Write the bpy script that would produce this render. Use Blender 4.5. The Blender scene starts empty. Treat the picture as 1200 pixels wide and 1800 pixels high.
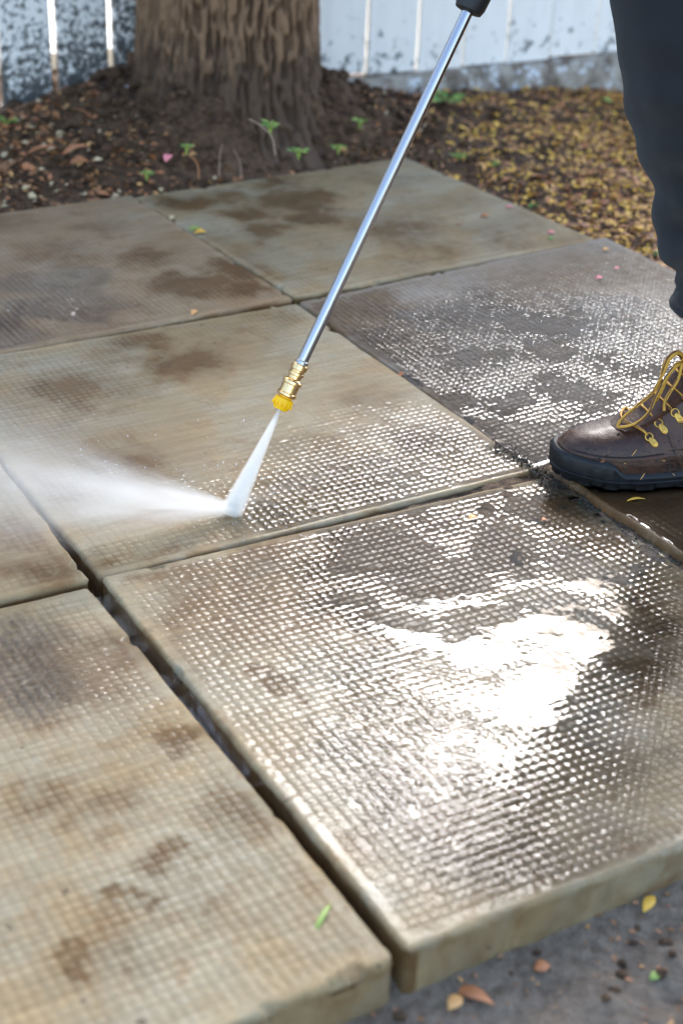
import bpy, bmesh, math, random
import numpy as np
from mathutils import Vector, Matrix

# ------------------------------------------------------------------ camera, world, sun, exposure
sc = bpy.context.scene
COL = sc.collection
R = math.radians
F_PX, PITCH, ROLL, YAW, CAM_H = 2700.3, R(28.711), R(2.409), R(90.047), 0.8662
FW = Vector((math.cos(YAW)*math.cos(PITCH), math.sin(YAW)*math.cos(PITCH), -math.sin(PITCH)))
_r = FW.cross(Vector((0, 0, 1))).normalized(); _u = _r.cross(FW)
RT = _r*math.cos(ROLL) + _u*math.sin(ROLL)
UP = -_r*math.sin(ROLL) + _u*math.cos(ROLL)
EYE = Vector((0, 0, CAM_H))
cd = bpy.data.cameras.new('camera'); cam = bpy.data.objects.new('camera', cd); COL.objects.link(cam)
m = Matrix((RT, UP, -FW)).transposed().to_4x4(); m.translation = EYE; cam.matrix_world = m
cd.sensor_fit = 'VERTICAL'; cd.sensor_height = 36.0; cd.sensor_width = 24.0
cd.lens = 36.0*F_PX/1800.0; cd.clip_start = 0.05; cd.clip_end = 2000
cd.dof.use_dof = True; cd.dof.focus_distance = 1.80; cd.dof.aperture_fstop = 4.2
sc.camera = cam

SUN_EL, SUN_AZ = R(39.5), R(8.0)          # azimuth measured to the right of the view direction
w = bpy.data.worlds.new('World'); sc.world = w; w.use_nodes = True
wn = w.node_tree.nodes; wl = w.node_tree.links
sky = wn.new('ShaderNodeTexSky'); sky.sky_type = 'NISHITA'; sky.sun_disc = False
sky.sun_elevation = SUN_EL; sky.sun_rotation = SUN_AZ
sky.air_density = 1.0; sky.dust_density = 2.0; sky.ozone_density = 0.0
wl.new(sky.outputs[0], wn['Background'].inputs[0]); wn['Background'].inputs[1].default_value = 0.15
sd = bpy.data.lights.new('sun', 'SUN'); sd.energy = 0.65; sd.angle = R(17); sd.color = (0.92, 0.96, 1.0)
so = bpy.data.objects.new('sun', sd); COL.objects.link(so)
sdir = Vector((math.sin(SUN_AZ)*math.cos(SUN_EL), math.cos(SUN_AZ)*math.cos(SUN_EL), math.sin(SUN_EL)))
so.rotation_euler = sdir.to_track_quat('Z', 'Y').to_euler(); so.location = sdir*6
vs = sc.view_settings; vs.view_transform = 'Standard'; vs.look = 'None'; vs.gamma = 1; vs.use_curve_mapping = False
vs.exposure = 2.2
sc.cycles.use_denoising = True
sc.cycles.max_bounces = 14; sc.cycles.transparent_max_bounces = 16; sc.cycles.volume_bounces = 12
sc.cycles.volume_step_rate = 1.0
sc.cycles.sample_clamp_indirect = 6

# ------------------------------------------------------------------ helpers
rnd = random.Random(7)
NR = np.random.RandomState(11)

def ray(x, y):
    return (FW*F_PX + RT*(x-600) + UP*(900-y)).normalized()
def px(x, y, z=0.0):
    d = ray(x, y); return EYE + d*((z-EYE.z)/d.z)
def pxy(x, y, Y):
    d = ray(x, y); return EYE + d*(Y/d.y)

def _hash(ix, iy, seed):
    n = (ix.astype(np.int64)*374761393 + iy.astype(np.int64)*668265263 + seed*982451653) & 0xFFFFFFFF
    n = ((n ^ (n >> 13))*1274126177) & 0xFFFFFFFF
    n = ((n ^ (n >> 16))*2246822519) & 0xFFFFFFFF
    return ((n ^ (n >> 15)) & 0xFFFFFF)/float(0xFFFFFF)
def vn(x, y, seed=0):
    x = np.asarray(x, float); y = np.asarray(y, float)
    ix = np.floor(x); iy = np.floor(y); fx = x-ix; fy = y-iy
    fx = fx*fx*(3-2*fx); fy = fy*fy*(3-2*fy)
    a = _hash(ix, iy, seed); b = _hash(ix+1, iy, seed); c = _hash(ix, iy+1, seed); d = _hash(ix+1, iy+1, seed)
    return a*(1-fx)*(1-fy)+b*fx*(1-fy)+c*(1-fx)*fy+d*fx*fy
def fbm(x, y, seed=0, oct=4):
    s = 0; a = 0.5; t = 0
    for k in range(oct):
        s = s+a*vn(x*2**k, y*2**k, seed+k*17); t += a; a *= .5
    return s/t
def sst(a, b, x):
    t = np.clip((x-a)/(b-a), 0, 1); return t*t*(3-2*t)
def smax(a, b, k):
    h = np.clip(0.5+0.5*(a-b)/k, 0, 1)
    return b*(1-h)+a*h+k*h*(1-h)

def mesh_np(name, V, Fq, smooth=True):
    me = bpy.data.meshes.new(name)
    V = np.asarray(V, np.float32); Fq = np.asarray(Fq, np.int32)
    n = Fq.shape[1]
    me.vertices.add(len(V)); me.vertices.foreach_set('co', V.ravel())
    me.loops.add(Fq.size); me.loops.foreach_set('vertex_index', Fq.ravel())
    me.polygons.add(len(Fq))
    me.polygons.foreach_set('loop_start', np.arange(0, Fq.size, n, dtype=np.int32))
    me.update(calc_edges=True)
    if smooth: me.polygons.foreach_set('use_smooth', np.ones(len(Fq), bool))
    me.validate(); return me
def attr(me, name, vals):
    a = me.attributes.new(name, 'FLOAT', 'POINT'); a.data.foreach_set('value', np.asarray(vals, np.float32).ravel())

class MB:
    def __init__(s): s.v = []; s.f = []; s.m = []
    def add(s, vs_, fs, mi=0):
        o = len(s.v); s.v += [tuple(v) for v in vs_]
        for k, f in enumerate(fs):
            s.f.append([i+o for i in f]); s.m.append(mi[k] if isinstance(mi, list) else mi)
    def box(s, c, size, mi=0, bev=0.0, rot=None):
        bm = bmesh.new(); bmesh.ops.create_cube(bm, size=1)
        for v in bm.verts: v.co = Vector((v.co.x*size[0], v.co.y*size[1], v.co.z*size[2]))
        if bev: bmesh.ops.bevel(bm, geom=bm.edges[:], offset=bev, segments=2, affect='EDGES', profile=.6)
        bm.verts.ensure_lookup_table()
        M_ = rot if rot else Matrix.Identity(3)
        s.add([M_ @ v.co + Vector(c) for v in bm.verts], [[v.index for v in f.verts] for f in bm.faces], mi); bm.free()
    def tube(s, pts, rad, n=10, mi=0, cap=True, stripe=None):
        pts = [Vector(p) for p in pts]; L = len(pts)
        if not hasattr(rad, '__len__'): rad = [rad]*L
        vs_ = []; T0 = None; nx = None
        for i in range(L):
            t = (pts[min(i+1, L-1)]-pts[max(i-1, 0)]).normalized()
            if nx is None:
                nx = t.orthogonal().normalized()
            else:
                nx = (nx - t*nx.dot(t)).normalized()
            b = t.cross(nx)
            for k in range(n):
                a = 2*math.pi*k/n; vs_.append(pts[i]+(nx*math.cos(a)+b*math.sin(a))*rad[i])
        fs = []; ms = []
        for i in range(L-1):
            for k in range(n):
                fs.append([i*n+k, i*n+(k+1) % n, (i+1)*n+(k+1) % n, (i+1)*n+k])
                ms.append(mi if stripe is None else stripe(i, k))
        if cap:
            fs += [list(range(n))[::-1], list(range((L-1)*n, L*n))]; ms += [mi, mi]
        s.add(vs_, fs, ms)
    def rings(s, rings, mi=0, cap=(True, True)):
        n = len(rings[0]); vs_ = [p for r in rings for p in r]; fs = []
        for i in range(len(rings)-1):
            for k in range(n):
                fs.append([i*n+k, i*n+(k+1) % n, (i+1)*n+(k+1) % n, (i+1)*n+k])
        if cap[0]: fs.append(list(range(n))[::-1])
        if cap[1]: fs.append(list(range((len(rings)-1)*n, len(rings)*n)))
        s.add(vs_, fs, mi)
    def lathe(s, prof, n=24, mi=0, org=(0, 0, 0), ax=Vector((0, 0, 1))):
        ax = Vector(ax).normalized(); e1 = ax.orthogonal().normalized(); e2 = ax.cross(e1); o = Vector(org)
        s.rings([[o+ax*z+(e1*math.cos(2*math.pi*k/n)+e2*math.sin(2*math.pi*k/n))*r for k in range(n)] for r, z in prof], mi)
    def build(s, name, mats, parent=None, smooth=True, angle=40):
        me = bpy.data.meshes.new(name); me.from_pydata(s.v, [], s.f); me.update()
        if not isinstance(mats, (list, tuple)): mats = [mats]
        for mm in mats: me.materials.append(mm)
        me.polygons.foreach_set('material_index', s.m)
        if smooth:
            me.polygons.foreach_set('use_smooth', [True]*len(s.f))
            try: me.set_sharp_from_angle(angle=R(angle))
            except Exception: pass
        return link(name, me, parent)
def link(name, me, parent=None):
    o = bpy.data.objects.new(name, me); COL.objects.link(o)
    if parent: o.parent = parent
    return o
def empty(name, loc=(0, 0, 0)):
    o = bpy.data.objects.new(name, None); COL.objects.link(o); o.location = loc; o.empty_display_size = .05; return o
def tag(o, label, cat=None, group=None, kind=None):
    o['label'] = label
    if cat: o['category'] = cat
    if group: o['group'] = group
    if kind: o['kind'] = kind
    return o
def bez(ctrl, n=40):      # Catmull-Rom through control points
    P = [Vector(c) for c in ctrl]; P = [P[0]*2-P[1]]+P+[P[-1]*2-P[-2]]; out = []
    segs = len(P)-3
    for i in range(segs):
        for j in range(n//segs):
            t = j/(n//segs); a, b, c, d = P[i:i+4]
            out.append(.5*((2*b)+(c-a)*t+(2*a-5*b+4*c-d)*t*t+(3*b-a-3*c+d)*t*t*t))
    out.append(P[-2]); return out

# ------------------------------------------------------------------ materials
class N:
    def __init__(s, name):
        s.m = bpy.data.materials.new(name); s.m.use_nodes = True; s.t = s.m.node_tree
        s.p = s.t.nodes['Principled BSDF']; s.out = s.t.nodes['Material Output']
    def n(s, typ, **kw):
        x = s.t.nodes.new(typ)
        for k, v in kw.items():
            if k in x.inputs and not hasattr(x, k): x.inputs[k].default_value = v
            else: setattr(x, k, v)
        return x
    def l(s, a, b): s.t.links.new(a, b)
    def coords(s, scale=(1, 1, 1), kind='Object'):
        tc = s.n('ShaderNodeTexCoord'); mp = s.n('ShaderNodeMapping'); mp.inputs['Scale'].default_value = scale
        s.l(tc.outputs[kind], mp.inputs[0]); return mp.outputs[0]
    def noise(s, co, scale, detail=4, rough=.55, dist=0):
        x = s.n('ShaderNodeTexNoise'); x.inputs['Scale'].default_value = scale; x.inputs['Detail'].default_value = detail
        x.inputs['Roughness'].default_value = rough; x.inputs['Distortion'].default_value = dist
        if co is not None: s.l(co, x.inputs['Vector'])
        return x.outputs['Fac']
    def ramp(s, fac, stops):
        x = s.n('ShaderNodeValToRGB'); e = x.color_ramp.elements
        while len(e) < len(stops): e.new(.5)
        for k, (p, c) in enumerate(stops):
            e[k].position = p; e[k].color = (c, c, c, 1) if not hasattr(c, '__len__') else (*c, 1)
        s.l(fac, x.inputs[0]); return x.outputs[0]
    def mix(s, fac, a, b, mode='MIX'):
        x = s.n('ShaderNodeMix'); x.data_type = 'RGBA'; x.blend_type = mode
        for v, i in ((fac, 0), (a, 6), (b, 7)):
            if hasattr(v, 'is_output'): s.l(v, x.inputs[i])
            elif hasattr(v, '__len__'): x.inputs[i].default_value = (*v, 1)
            else: x.inputs[i].default_value = v
        return x.outputs[2]
    def math(s, op, a, b=0.0, clamp=False):
        x = s.n('ShaderNodeMath'); x.operation = op; x.use_clamp = clamp
        for v, i in ((a, 0), (b, 1)):
            if hasattr(v, 'is_output'): s.l(v, x.inputs[i])
            else: x.inputs[i].default_value = v
        return x.outputs[0]
    def at(s, name):
        x = s.n('ShaderNodeAttribute'); x.attribute_name = name; return x.outputs['Fac']
    def bump(s, h, dist, strength=1.0):
        x = s.n('ShaderNodeBump'); x.inputs['Distance'].default_value = dist; x.inputs['Strength'].default_value = strength
        s.l(h, x.inputs['Height']); s.l(x.outputs[0], s.p.inputs['Normal']); return x
    def set(s, **kw):
        for k, v in kw.items():
            k = k.replace('_', ' ')
            if hasattr(v, 'is_output'): s.l(v, s.p.inputs[k])
            elif hasattr(v, '__len__') and len(v) == 3: s.p.inputs[k].default_value = (*v, 1)
            else: s.p.inputs[k].default_value = v
        return s

def slab_mat(name, clean, tan, dark):
    k = N(name); co = k.coords()
    big = k.noise(co, 7, 5, .6, .4); mid = k.noise(co, 45, 5, .65); fine = k.noise(co, 420, 3, .7)
    base = k.mix(k.ramp(big, [(.40, 0), (.58, 1)]), clean, tan)
    base = k.mix(k.ramp(k.noise(co, 3.2, 3, .5, .6), [(.45, 0), (.62, .4)]), base, tuple(c*.55 for c in tan))
    base = k.mix(k.ramp(mid, [(.3, .35), (.62, 0)]), base, tuple(c*.55 for c in clean))
    base = k.mix(k.ramp(fine, [(.3, .4), (.5, 0)]), base, tuple(c*.45 for c in tan))
    base = k.mix(k.ramp(fine, [(.62, 0), (.8, .3)]), base, (.4, .37, .33))
    st_ = k.noise(k.coords((14, 1.2, 1)), 7, 4, .65, .2)
    base = k.mix(k.ramp(st_, [(.42, .38), (.6, 0)]), base, tuple(c*.5 for c in tan))
    bl_ = k.noise(co, 19, 6, .72, .5)
    base = k.mix(k.ramp(bl_, [(.54, 0), (.7, .6)]), base, tuple(c*1.6 for c in dark))
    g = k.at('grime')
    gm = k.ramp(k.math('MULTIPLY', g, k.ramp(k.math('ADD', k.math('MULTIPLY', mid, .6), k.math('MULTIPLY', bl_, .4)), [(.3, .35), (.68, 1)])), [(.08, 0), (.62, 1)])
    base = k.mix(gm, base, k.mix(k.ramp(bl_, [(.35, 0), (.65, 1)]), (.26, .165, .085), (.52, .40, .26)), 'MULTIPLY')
    spots = k.ramp(k.noise(co, 60, 2, .5), [(.72, 0), (.76, .75)])
    base = k.mix(spots, base, (.05, .032, .02))
    wet = k.at('wet')
    base = k.mix(k.math('MULTIPLY', wet, .36), base, (.15, .085, .036))
    k.set(Base_Color=base, Roughness=k.math('SUBTRACT', .8, k.math('MULTIPLY', wet, .3)), Specular_IOR_Level=.22)
    k.p.inputs['Coat IOR'].default_value = 1.33
    k.set(Coat_Weight=k.math('MULTIPLY', wet, .95, True), Coat_Roughness=.19)
    k.bump(k.math('ADD', fine, k.math('MULTIPLY', mid, 1.5)), .0006, .8)
    return k.m
M = {}
M['slab_tan'] = slab_mat('slab_tan', (.35, .305, .205), (.35, .25, .125), (.11, .054, .018))
M['slab_grey'] = slab_mat('slab_grey', (.29, .262, .215), (.275, .222, .16), (.075, .05, .03))
M['slab_brown'] = slab_mat('slab_brown', (.36, .28, .175), (.33, .21, .108), (.085, .045, .019))

k = N('water'); fr = k.n('ShaderNodeFresnel', IOR=1.333); gl = k.n('ShaderNodeBsdfGlossy'); gl.inputs['Roughness'].default_value = .035
tr = k.n('ShaderNodeBsdfTransparent'); tr.inputs[0].default_value = (1, 1, 1, 1); mx = k.n('ShaderNodeMixShader')
bp = k.n('ShaderNodeBump'); bp.inputs['Distance'].default_value = .0005; bp.inputs['Strength'].default_value = .5
k.l(k.noise(k.coords(), 60, 2, .5), bp.inputs['Height']); k.l(k.math('SUBTRACT', .095, k.math('MULTIPLY', k.at('depth'), .07)), gl.inputs['Roughness']); k.l(bp.outputs[0], gl.inputs['Normal']); k.l(bp.outputs[0], fr.inputs['Normal'])
k.l(k.math('MULTIPLY', fr.outputs[0], k.at('film')), mx.inputs[0]); k.l(tr.outputs[0], mx.inputs[1]); k.l(gl.outputs[0], mx.inputs[2]); k.l(mx.outputs[0], k.out.inputs[0])
M['water'] = k.m

k = N('soil'); co = k.coords()
n1 = k.noise(co, 9, 5, .6, .3); n2 = k.noise(co, 70, 5, .65); n3 = k.noise(co, 300, 2, .6)
c = k.mix(k.ramp(n1, [(.35, 0), (.65, 1)]), (.034, .02, .012), (.09, .052, .028))
c = k.mix(k.ramp(n2, [(.42, 0), (.7, .8)]), c, (.19, .11, .06))
c = k.mix(k.math('MULTIPLY', k.at('pale'), k.ramp(n2, [(.3, .35), (.6, 1)])), c, (.22, .185, .14))
c = k.mix(k.ramp(n3, [(.7, 0), (.76, .8)]), c, (.22, .18, .14))
k.set(Base_Color=c, Roughness=k.ramp(n1, [(.4, .95), (.62, .6)]), Specular_IOR_Level=.2)
k.bump(k.math('ADD', n2, k.math('MULTIPLY', n3, .4)), .012, .9); M['soil'] = k.m

k = N('path_concrete'); co = k.coords(); n1 = k.noise(co, 20, 5)
k.set(Base_Color=k.mix(n1, (.5, .48, .42), (.72, .7, .64)), Roughness=.9); k.bump(n1, .003); M['path'] = k.m

k = N('bark'); co = k.coords((1, 1, .35)); n1 = k.noise(co, 14, 4, .6); n2 = k.noise(k.coords((1, 1, .5)), 130, 4, .7)
c = k.mix(k.ramp(n1, [(.3, 0), (.7, 1)]), (.08, .041, .019), (.17, .092, .044))
c = k.mix(k.ramp(n2, [(.35, .5), (.6, 0)]), c, (.04, .025, .015))
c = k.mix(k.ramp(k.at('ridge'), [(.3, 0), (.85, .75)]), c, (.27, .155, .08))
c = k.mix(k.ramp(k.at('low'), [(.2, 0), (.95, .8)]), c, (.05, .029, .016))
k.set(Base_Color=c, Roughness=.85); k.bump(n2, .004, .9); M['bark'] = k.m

def paint_mat(name, mould):
    k = N(name); co = k.coords(); oi = k.n('ShaderNodeObjectInfo')
    vv = k.n('ShaderNodeVectorMath'); vv.operation = 'ADD'; k.l(co, vv.inputs[0]); k.l(oi.outputs['Random'], vv.inputs[1]); cv = vv.outputs[0]
    mp = k.n('ShaderNodeMapping'); mp.inputs['Scale'].default_value = (1, 1, .18); k.l(cv, mp.inputs[0])
    streak = k.noise(mp.outputs[0], 28, 4, .6); blot = k.noise(cv, 34 if mould < .5 else 75, 6, .75, .3); big = k.noise(cv, 5, 3, .5)
    c = k.mix(k.ramp(streak, [(.35, .3), (.6, 0)]), (.90, .86, .79), (.70, .68, .63))
    sep = k.n('ShaderNodeSeparateXYZ'); k.l(k.coords(), sep.inputs[0])
    low = k.ramp(sep.outputs[2], [(0, 1), (.16, .35), (.5, 0)])
    thr = k.math('ADD', blot, k.math('MULTIPLY', k.math('ADD', low, k.math('SUBTRACT', big, .5)), .16 if mould < .5 else .22))
    lo = .56 if mould > .5 else .70
    c = k.mix(k.ramp(thr, [(lo, 0), (lo+.055, .95)]), c, (.05, .052, .048))
    rust = k.ramp(k.noise(cv, 22, 3, .6), [(.70, 0), (.78, .5)])
    c = k.mix(k.math('MULTIPLY', rust, low), c, (.2, .13, .08))
    k.set(Base_Color=c, Roughness=.55); k.bump(k.math('ADD', streak, blot), .002, .5); return k.m
M['paint_mouldy'] = paint_mat('paint_mouldy', 1.0); M['paint'] = paint_mat('paint', 0.0)

k = N('footing'); co = k.coords(); n1 = k.noise(co, 18, 5, .65, .4); n2 = k.noise(co, 120, 4, .7)
c = k.mix(k.ramp(n1, [(.38, 0), (.6, 1)]), (.16, .12, .085), (.42, .37, .3))
c = k.mix(k.ramp(k.noise(co, 26, 5, .7), [(.56, 0), (.63, .9)]), c, (.72, .74, .75))
c = k.mix(k.ramp(n2, [(.3, .5), (.5, 0)]), c, (.07, .05, .04))
k.set(Base_Color=c, Roughness=.9); k.bump(n2, .006); M['footing'] = k.m

def plain(name, col, rough=.6, var=.25, scale=60, metal=0, spec=.4, bump=0, **kw):
    k = N(name); co = k.coords(); n1 = k.noise(co, scale, 4, .6)
    k.set(Base_Color=k.mix(k.ramp(n1, [(.3, 0), (.7, 1)]), tuple(c*(1-var) for c in col), tuple(min(1, c*(1+var)) for c in col)),
          Roughness=rough, Metallic=metal, Specular_IOR_Level=spec, **kw)
    if bump: k.bump(n1, bump)
    return k.m
M['wood_stake'] = plain('wood_stake', (.1, .05, .025), .8, .5, 40, bump=.002)
def leafm(name, col, rough=.5, tr=.25):
    k = N(name); co = k.coords(); n1 = k.noise(co, 90, 3)
    k.set(Base_Color=k.mix(n1, tuple(c*.6 for c in col), tuple(min(1, c*1.35) for c in col)), Roughness=rough)
    k.p.inputs['Subsurface Weight'].default_value = 0
    return k.m
M['lf_yellow'] = leafm('leaf_yellow', (.85, .44, .055)); M['lf_tan'] = leafm('leaf_tan', (.68, .35, .115))
M['lf_brown'] = leafm('leaf_brown', (.27, .12, .045)); M['lf_rust'] = leafm('leaf_rust', (.42, .16, .06))
M['lf_green'] = leafm('leaf_green', (.10, .24, .03)); M['lf_lime'] = leafm('leaf_lime', (.26, .36, .07))
M['lf_pink'] = leafm('petal_pink', (.75, .22, .24)); M['lf_pale'] = leafm('leaf_pale', (.6, .46, .26)); M['lf_dark'] = leafm('crumb_dark', (.03, .02, .015))
M['stalk'] = leafm('stalk_pale', (.30, .2, .14)); M['lf_crown'] = leafm('leaf_crown', (.06, .1, .03)); M['stone'] = plain('stone', (.16, .14, .15), .5, .4, 50, bump=.004)
M['pebble'] = plain('pebble', (.45, .42, .38), .3, .2, 80)
M['grass_dead'] = plain('grass_dead', (.045, .035, .025), .6, .5, 80); M['moss'] = plain('moss', (.03, .03, .02), .9, .6, 200)

k = N('steel'); co = k.coords((1, 1, .02)); n1 = k.noise(co, 500, 2, .6)
k.set(Base_Color=(.42, .41, .42), Metallic=1.0, Roughness=k.ramp(n1, [(.3, .16), (.7, .3)])); k.bump(n1, .0002, .5); M['steel'] = k.m
M['brass'] = plain('brass', (.82, .56, .26), .2, .08, 200, 1.0); M['nozzle'] = plain('nozzle_yellow', (.95, .52, .0), .4, .05, 90)
M['black'] = plain('black_plastic', (.013, .013, .014), .5, .3, 150)

k = N('leather'); co = k.coords(); n1 = k.noise(co, 26, 5, .65, .3); n2 = k.noise(co, 480, 3, .6); n3 = k.noise(co, 110, 4, .6)
c = k.mix(k.ramp(n1, [(.3, 0), (.7, 1)]), (.022, .008, .0045), (.07, .027, .012))
c = k.mix(k.ramp(n3, [(.58, 0), (.75, .5)]), c, (.15, .068, .036))
k.set(Base_Color=c, Roughness=k.ramp(n3, [(.3, .32), (.7, .56)]), Specular_IOR_Level=.26, Coat_Weight=.3, Coat_Roughness=.22); k.bump(k.math('ADD', n2, k.math('MULTIPLY', n3, 1.2)), .0009, .8); M['leather'] = k.m
M['rubber'] = plain('rubber', (.010, .0105, .011), .42, .5, 90, spec=.28, bump=.0006)
M['seam'] = plain('seam_dark', (.012, .007, .005), .7); M['thread'] = plain('thread_tan', (.17, .09, .05), .7)
M['lace_y'] = plain('lace_yellow', (.50, .26, .025), .6, .15, 300); M['lace_b'] = plain('lace_brown', (.11, .045, .015), .6, .2, 300)
M['gold'] = plain('gold_metal', (.62, .37, .08), .42, .25, 160, .8); M['padding'] = plain('collar_dark', (.02, .014, .012), .8)
k = N('fleece'); co = k.coords(); n1 = k.noise(co, 900, 3, .7); n2 = k.noise(co, 14, 4, .5)
k.set(Base_Color=k.mix(n1, (.011, .0115, .013), (.03, .031, .034)), Roughness=.95, Specular_IOR_Level=.15, Sheen_Weight=.12, Sheen_Roughness=.5); k.bump(k.math('ADD', n1, k.math('MULTIPLY', n2, 2)), .0015, .6); M['fleece'] = k.m
M['jacket'] = plain('jacket', (.02, .022, .026), .85, .3, 30); M['skin'] = plain('skin', (.5, .3, .2), .5, .1, 40); M['hair'] = plain('hair', (.03, .02, .014), .6)

def volmat(name, build):
    k = N(name); k.t.nodes.remove(k.p); v = k.n('ShaderNodeVolumePrincipled'); v.inputs['Color'].default_value = (1, .99, .965, 1)
    v.inputs['Anisotropy'].default_value = .35; k.l(build(k), v.inputs['Density']); k.l(v.outputs[0], k.out.inputs['Volume']); return k.m

# ------------------------------------------------------------------ the setting: ground
SL = {  # x, y, z, angle, slope u, slope v, size u, size v
 'center': (-0.1720, 1.8400, -0.0042, -57.96, -0.0109, 0.0088, 0.6104, 0.5813),
 'front': (0.1602, 1.3022, -0.0061, -59.1, 0.0034, 0.0194, 0.6200, 0.5930),
 'frontleft': (-0.3639, 0.9748, 0.0038, -58.27, 0.0012, 0.0176, 0.6089, 0.5999),
 'left': (-0.6834, 1.5147, 0.0028, -59.69, -0.0071, -0.0003, 0.6001, 0.6018),
 'upleft': (-0.5104, 2.3566, -0.0009, -57.51, 0.0081, -0.0050, 0.5974, 0.5991),
 'far': (0.0054, 2.6865, 0.0014, -57.32, 0.0173, -0.0098, 0.5971, 0.5990),
 'right': (0.3371, 2.1622, 0.0033, -58.17, -0.0195, -0.0335, 0.6008, 0.6017),
 'rightcorner': (0.6724, 1.6391, -0.0001, -57.41, 0.0058, 0.0, 0.6000, 0.6000)}
def slab_local(n, X, Y):
    x, y, z, a, tx, ty, su, sv = SL[n]; c, s = math.cos(R(a)), math.sin(R(a))
    dx = X-x; dy = Y-y; return dx*c+dy*s, -dx*s+dy*c
def slab_z(n, X, Y):
    lx, ly = slab_local(n, X, Y); return SL[n][2]+SL[n][4]*lx-SL[n][5]*ly
def in_slabs(X, Y, pad=0.0):
    r = np.full(np.shape(X), 9.0)
    for n in SL:
        lx, ly = slab_local(n, X, Y)
        r = np.minimum(r, np.maximum(np.abs(lx)-SL[n][6]/2, np.abs(ly)-SL[n][7]/2))
    return r
TREE = Vector((-0.272, 3.2, 0)); TR = 0.181
def ground_h(X, Y):
    X = np.asarray(X, float); Y = np.asarray(Y, float)
    d = in_slabs(X, Y)
    back = -0.008 - 0.055*sst(.25, .85, X)*sst(2.6, 3.6, Y)
    back = np.where(Y < 1.5, -.046, back) if False else -.046+(back+.046)*sst(1.35, 2.1, Y)
    jx, jy = slab_local('front', X, Y); wide = (jy < -SL['front'][7]/2+.004)*1.0*(jx > -.42)
    fl = -.014-.028*wide-.012*(fbm(X*30, Y*30, 77, 2)-.5)
    kx, ky = slab_local('frontleft', X, Y)
    out_ = np.maximum(sst(-.02, .0, jx-SL['front'][6]/2)*(jy > -.32), sst(-.02, .0, kx-SL['frontleft'][6]/2))
    fl = fl+(-.047-fl)*out_
    h = fl+(back-fl)*sst(.0, .05, d)
    r = np.hypot(X-TREE.x, (Y-TREE.y))
    h = h + .185*np.exp(-(r/.33)**2)*sst(.01, .14, d)
    h = h + .035*sst(-.3, -.9, X)*sst(2.6, 3.2, Y)
    amp = sst(-.0, .1, d)*(1-sst(6, 12, np.hypot(X, Y)))
    h = h + amp*((fbm(X*7, Y*7, 3, 3)-.5)*.03 + (fbm(X*28, Y*28, 9, 4)-.5)*.032)
    h = h + amp*np.exp(-(r/.42)**2)*((fbm(X*22, Y*22, 31, 4)-.45)*.085)
    return h
def axis(a, b, step, far):
    mid = np.arange(a, b+1e-6, step); g = []; s = step; x = b
    while x < far: s *= 1.35; x += s; g.append(x)
    h = []; s = step; x = a
    while x > -far: s *= 1.35; x -= s; h.append(x)
    return np.array(h[::-1]+list(mid)+g)
ax_ = axis(-1.25, 1.25, .0085, 300); ay_ = axis(.8, 4.1, .0095, 300)
GX, GY = np.meshgrid(ax_, ay_); GH = ground_h(GX, GY)
ny, nx = GX.shape; idx = np.arange(nx*ny).reshape(ny, nx)
Fq = np.stack([idx[:-1, :-1], idx[:-1, 1:], idx[1:, 1:], idx[1:, :-1]], -1).reshape(-1, 4)
me = mesh_np('ground', np.stack([GX, GY, GH], -1).reshape(-1, 3), Fq); attr(me, 'pale', (1-sst(1.3, 1.9, GY))*.8+.0)
me.materials.append(M['soil']); g = link('ground', me); tag(g, 'dark wet soil around the paving slabs', kind='structure')

# fence line
FA = px(600, 132, .05); FB = px(1070, 88, .05); FD = (FB-FA); FD.z = 0; FD.normalize(); FNRM = Vector((FD.y, -FD.x, 0))   # towards the camera
FA = Vector((FA.x, FA.y, 0))
mb = MB()
L0, L1 = -60, 60
c0 = FA-FNRM*.35+FD*L0; c1 = FA-FNRM*.35+FD*L1; c2 = FA-FNRM*6+FD*L1; c3 = FA-FNRM*6+FD*L0
up_ = Vector((0, 0, .07))
lo_ = Vector((0, 0, -.08))
mb.add([p+lo_ for p in (c0, c1, c2, c3)]+[p+up_ for p in (c0, c1, c2, c3)], [[3, 2, 1, 0], [4, 5, 6, 7], [0, 1, 5, 4], [1, 2, 6, 5], [2, 3, 7, 6], [3, 0, 4, 7]])
tag(mb.build('path', M['path'], smooth=False), 'pale concrete path behind the fence', kind='structure')

# ------------------------------------------------------------------ fence
fence = empty('fence', FA)
tag(fence, 'white painted board fence with mildew, behind the tree', 'fence')
def s_of(pxx):        # distance along the fence of the board joint seen at this column at the top of the photo
    d = ray(pxx, 0); t = (FA-EYE).dot(FNRM)/d.dot(FNRM); return (EYE+d*t-FA).dot(FD)
joints = [s_of(v) for v in (90, 190, 645, 735, 893)]
BW = .142
edges = []
e0 = s_of(645); seq = [s_of(645), s_of(735), s_of(816), s_of(893), s_of(970), s_of(1050)]
x = s_of(645); left = []
lj = [s_of(-10), s_of(90), s_of(190)]
span = (s_of(645)-lj[-1]); nb = round(span/BW); left = [lj[-1]+span*i/nb for i in range(1, nb)]
seq = lj+left+seq
while seq[-1] < 4.2: seq.append(seq[-1]+BW)
while seq[0] > -4.2: seq.insert(0, seq[0]-BW)
wide = {s_of(90): .0135, s_of(190): .0135, s_of(735): .007, s_of(645): .005, s_of(893): .004, s_of(970): .003, s_of(-10): .0115}
FENCE_TOP = 1.52
def gapw(s):
    for q, v in wide.items():
        if abs(q-s) < 1e-4: return v
    return .004
e1 = FD
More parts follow.
